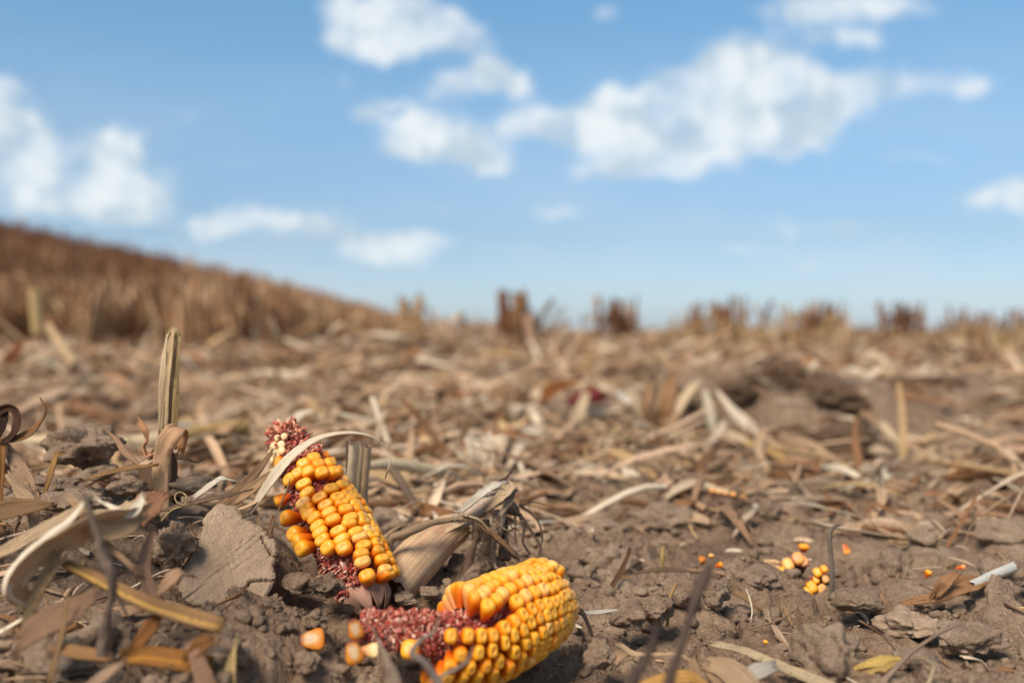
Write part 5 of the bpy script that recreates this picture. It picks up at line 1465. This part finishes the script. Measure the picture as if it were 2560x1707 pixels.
def straws():
    x, y, rs = scatter_spots(150, 1.0, 4.5, 93, 1.0, -.50, .50)
    z = ground_h(x, y)
    for i in range(len(x)):
        mb = MB()
        straw_piece(mb, x[i], y[i], z[i] + .006, rs, 1.1 + .16 * y[i], upright=.0, low=False)
        tag(mb.build('straw_piece', M_STRAW), 'dry tan straw piece lying in the blurred litter of the middle ground', 'straw piece', 'straw pieces on the middle ground')
    x, y, rs = scatter_spots(90, .95, 4.5, 98, .9, -.50, .42)
    z = ground_h(x, y)
    for i in range(len(x)):
        if rs.rand() < .35 and x[i] > .15 * y[i] : continue
        mb = MB()
        straw_piece(mb, x[i], y[i], z[i] + .008, rs, 1.0 + .22 * y[i], upright=.0, low=False, pale=True)
        tag(mb.build('husk_piece', M_HUSK), 'broad cream husk piece lying on the blurred straw of the middle ground', 'husk piece', 'cream husk pieces on the middle ground')
    x, y, rs = scatter_spots(60, .55, .95, 94, 1.0, -.50, .50)
    z = ground_h(x, y)
    for i in range(len(x)):
        px = 1280 + F * x[i] / y[i]
        if 680 < px < 1400 and y[i] < .68: continue
        mb = MB()
        straw_piece(mb, x[i], y[i], z[i] + .002, rs, .5, upright=.03, low=False)
        tag(mb.build('straw_piece', M_STRAW), 'small dry straw bit lying on the bare soil behind the foreground', 'straw piece', 'straw bits on the bare soil')
straws()

# ------------------------------------------------------------------ standing stubble
SCOL = [srgb(132,88,58), srgb(156,110,74), srgb(112,74,50), srgb(176,134,94), srgb(196,156,114), srgb(98,66,46), srgb(146,98,64)]
TCOL = [srgb(196,152,110), srgb(176,130,92), srgb(214,176,134), srgb(160,116,80), srgb(204,166,124)]
DCOL = [srgb(132,88,58), srgb(112,72,48), srgb(150,104,68), srgb(100,66,46), srgb(168,122,84)]
YCOL = [srgb(196,164,116), srgb(178,144,98), srgb(208,180,134), srgb(160,124,84)]
def stub_stalk(mb, x, y, z, hgt, rad, rs, pal, n=5, leaf=True, lean=.10):
    lx, ly = rs.randn() * lean, rs.randn() * lean
    p = [(x, y, z - .02), (x + lx * hgt * .5, y + ly * hgt * .5, z + hgt * .5), (x + lx * hgt, y + ly * hgt, z + hgt)]
    col = np.array(pal[rs.randint(len(pal))]) * (.75 + .5 * rs.rand())
    tube(mb, p, [rad * 1.25, rad, rad * .85], col, n, 4, 0, 3, 0, rad * 2, int(rs.randint(1e5)))
    if leaf:
        a = rs.rand() * 6.283; L = hgt * (.35 + .5 * rs.rand()); b = hgt * (.25 + .6 * rs.rand())
        q = [(x + lx * b, y + ly * b, z + b), (x + math.cos(a) * L * .35, y + math.sin(a) * L * .35, z + b + L * .3 * rs.rand()), (x + math.cos(a) * L * .6, y + math.sin(a) * L * .6, z + b - L * .3)]
        c2 = np.array(pal[rs.randint(len(pal))]) * (.8 + .6 * rs.rand())
        ribbon(mb, q, [rad * 1.6, rad * 2.4, rad * .5], c2, (rs.randn(), rs.randn(), .6), .9, .001, (0, .5), 5, 2, .1, 0, int(rs.randint(1e5)))

def clump(label, cx, top, d, width, n_st, seed, pal=SCOL, lean=.05):
    rs = np.random.RandomState(seed)
    c = P(cx, HOR, d)
    z0 = gh(c.x, c.y)
    root = empty('stubble_clump', (c.x, c.y, z0), label, 'stubble clump')
    H = CAM_H + (HOR - top) / F * d - z0
    W = width * 1.3 * d / F; n_st = int(n_st * 1.45)
    for k_ in range(n_st):
        mb = MB()
        x = c.x + (rs.rand() - .5) * W; y = c.y + rs.randn() * .06
        stub_stalk(mb, x, y, z0, H * (.62 + .42 * rs.rand()), .009 + .007 * rs.rand(), rs, pal, 7, rs.rand() < .8, lean)
        mb.build('stalk', M_STALK, root)
clump('thick dark brown stalk clump standing nearest the middle of the horizon', 1282, 728, 4.6, 58, 16, 401, lean=.06)
clump('broad brown stalk clump right of the middle of the horizon', 1540, 742, 6.6, 76, 22, 402, lean=.03)
clump('narrow pale topped clump left of the tall dark pair on the horizon', 1740, 752, 7.4, 36, 9, 403)
clump('tall dark clump of thin stalks right of the narrow pale topped one', 1820, 744, 7.4, 66, 16, 404)
clump('reddish brown clump standing third from the right on the horizon', 2030, 752, 8.2, 48, 13, 405)
clump('slim clump close to the right of the reddish brown one', 2074, 750, 8.2, 26, 7, 406)
clump('loose leaning clump left of the single dark post on the horizon', 2240, 758, 8.6, 60, 12, 407, lean=.14)
clump('single dark post of stalks near the right of the horizon', 2292, 754, 8.6, 20, 5, 408, lean=.03)
clump('faint thin clump between the dark post and the right edge', 2390, 768, 9.4, 30, 6, 409, lean=.12)
clump('second clump from the right edge of the horizon', 2464, 776, 9.4, 30, 8, 410)
clump('last clump at the right edge of the horizon', 2528, 774, 9.4, 50, 13, 411)
clump('pale golden clump at the foot of the hill left of the centre', 1025, 740, 5.6, 40, 12, 412, pal=[srgb(188,150,104), srgb(170,132,88), srgb(204,168,122)])
stick('leaning_stalk', 'grey stalk leaning right just beyond the thick dark clump', 'leaning stalk', [(1340,850,4.8,12),(1355,790,4.8,14),(1385,748,4.8,12)], srgb(128,104,84), 420)
stick('leaning_stalk', 'thin stalk leaning far right after the first leaning one', 'leaning stalk', [(1358,828,5.2,8),(1390,790,5.2,9),(1412,768,5.2,8)], srgb(140,120,96), 421)
stick('leaning_stalk', 'low brown stalk lying slanted right of the leaning stalks', 'leaning stalk', [(1348,848,4.6,12),(1385,822,4.6,14),(1424,800,4.6,10)], srgb(150,116,84), 422)
stick('leaning_stalk', 'lone dark stalk leaning right between two clumps', 'leaning stalk', [(1900,830,7.6,10),(1912,788,7.6,12),(1930,752,7.6,11)], srgb(110,92,80), 423)
stick('stalk_stub', 'pinkish pale stub standing in front of the dark clump', 'stalk stub', [(1330,880,3.8,26),(1325,830,3.8,24),(1320,782,3.8,20)], srgb(208,166,134), 424, M_STRAW)
stick('stalk_stub', 'yellow post standing behind the red cob', 'stalk stub', [(1460,955,2.4,18),(1468,915,2.4,18),(1476,885,2.4,14)], srgb(186,154,96), 425, M_STRAW)
stick('leaning_stalk', 'long pale stalk lying up against the clumps right of centre', 'leaning stalk', [(1600,880,4.6,12),(1660,855,4.8,12),(1720,825,5.0,9)], srgb(190,156,108), 426, M_STRAW)

def stubble():
    rs = np.random.RandomState(55)
    # rows of cut stalks climbing the hill; nearest as individuals, the rest as one mass
    pts = []
    N = 15000
    s = -.60 + .56 * rs.rand(N)
    d = 6.5 * (46 / 6.5) ** (rs.rand(N) ** .8)
    x, y = s * d, d
    row = .76
    xr = np.round(x / row) * row + rs.randn(N) * .07
    keep = (y > 7.2 + 2.5 * smooth(-.35, -.05, s) * 3 + rs.randn(N) * .5) & (rs.rand(N) < (1 - .25 * smooth(-.22, -.06, s)))
    x, y = xr[keep], y[keep]
    z = ground_h(x, y)
    order = np.argsort(y)
    near, far = order[:285], order[285:]
    for i in near:
        mb = MB()
        stub_stalk(mb, x[i], y[i], z[i], (.26 + .22 * rs.rand()) * (1 - .6 * float(smooth(-.27, -.06, x[i] / y[i]))), .010 + .006 * rs.rand(), rs, TCOL if rs.rand() < .6 else SCOL, 6)
        tag(mb.build('stubble_stalk', M_STALK), 'cut brown corn stalk standing in the stubble at the foot of the hill', 'stubble stalk', 'cut stalks at the foot of the hill')
    mb = MB()
    for i in far:
        stub_stalk(mb, x[i], y[i], z[i], (.32 + .30 * rs.rand()) * (1.0 if rs.rand() < .82 or y[i] < 24 else 1.5) * (1 - .55 * float(smooth(-.27, -.06, x[i] / y[i]))), .013 + .008 * rs.rand(), rs, TCOL if rs.rand() < (.85 - y[i] / 40 if x[i] / y[i] < -.33 else .85) else DCOL, 4, rs.rand() < .6)
    o = mb.build('hill_stubble', M_STALK, origin=(0, 0, 0))
    tag(o, 'dense brown corn stubble covering the hill on the left', kind='stuff')
    mb = MB()
    N = 5200
    s = -.14 + .72 * rs.rand(N); d = 6.5 * (60 / 6.5) ** rs.rand(N)
    x, y = s * d, d; z = ground_h(x, y)
    for i in range(N):
        pal = YCOL if rs.rand() < .6 else SCOL
        stub_stalk(mb, x[i], y[i], z[i], (.06 + .10 * rs.rand()) * (1 if y[i] < 20 else 1.3), .008 + .006 * rs.rand(), rs, pal, 4, rs.rand() < .5, .2)
    for i in range(1000):
        sx_ = -.16 + .68 * rs.rand(); d_ = 4.8 + 4.5 * rs.rand()
        z_ = gh(sx_ * d_, d_)
        stub_stalk(mb, sx_ * d_, d_, z_, CAM_H - z_ + (-.09 + (.05 + .17 * max(0, float(vn2(np.array([sx_ * 22.]), np.array([3.3]), 5)[0]) + .35)) * rs.rand()), .005 + .006 * rs.rand(), rs, YCOL if rs.rand() < .7 else SCOL, 5, rs.rand() < .6, .35)
    o = mb.build('low_stubble', M_STALK, origin=(0, 0, 0))
    tag(o, 'low yellowish stubble along the flat horizon on the right', kind='stuff')
stubble()
for o in bpy.data.objects:
    if '_o' in o: del o['_o']
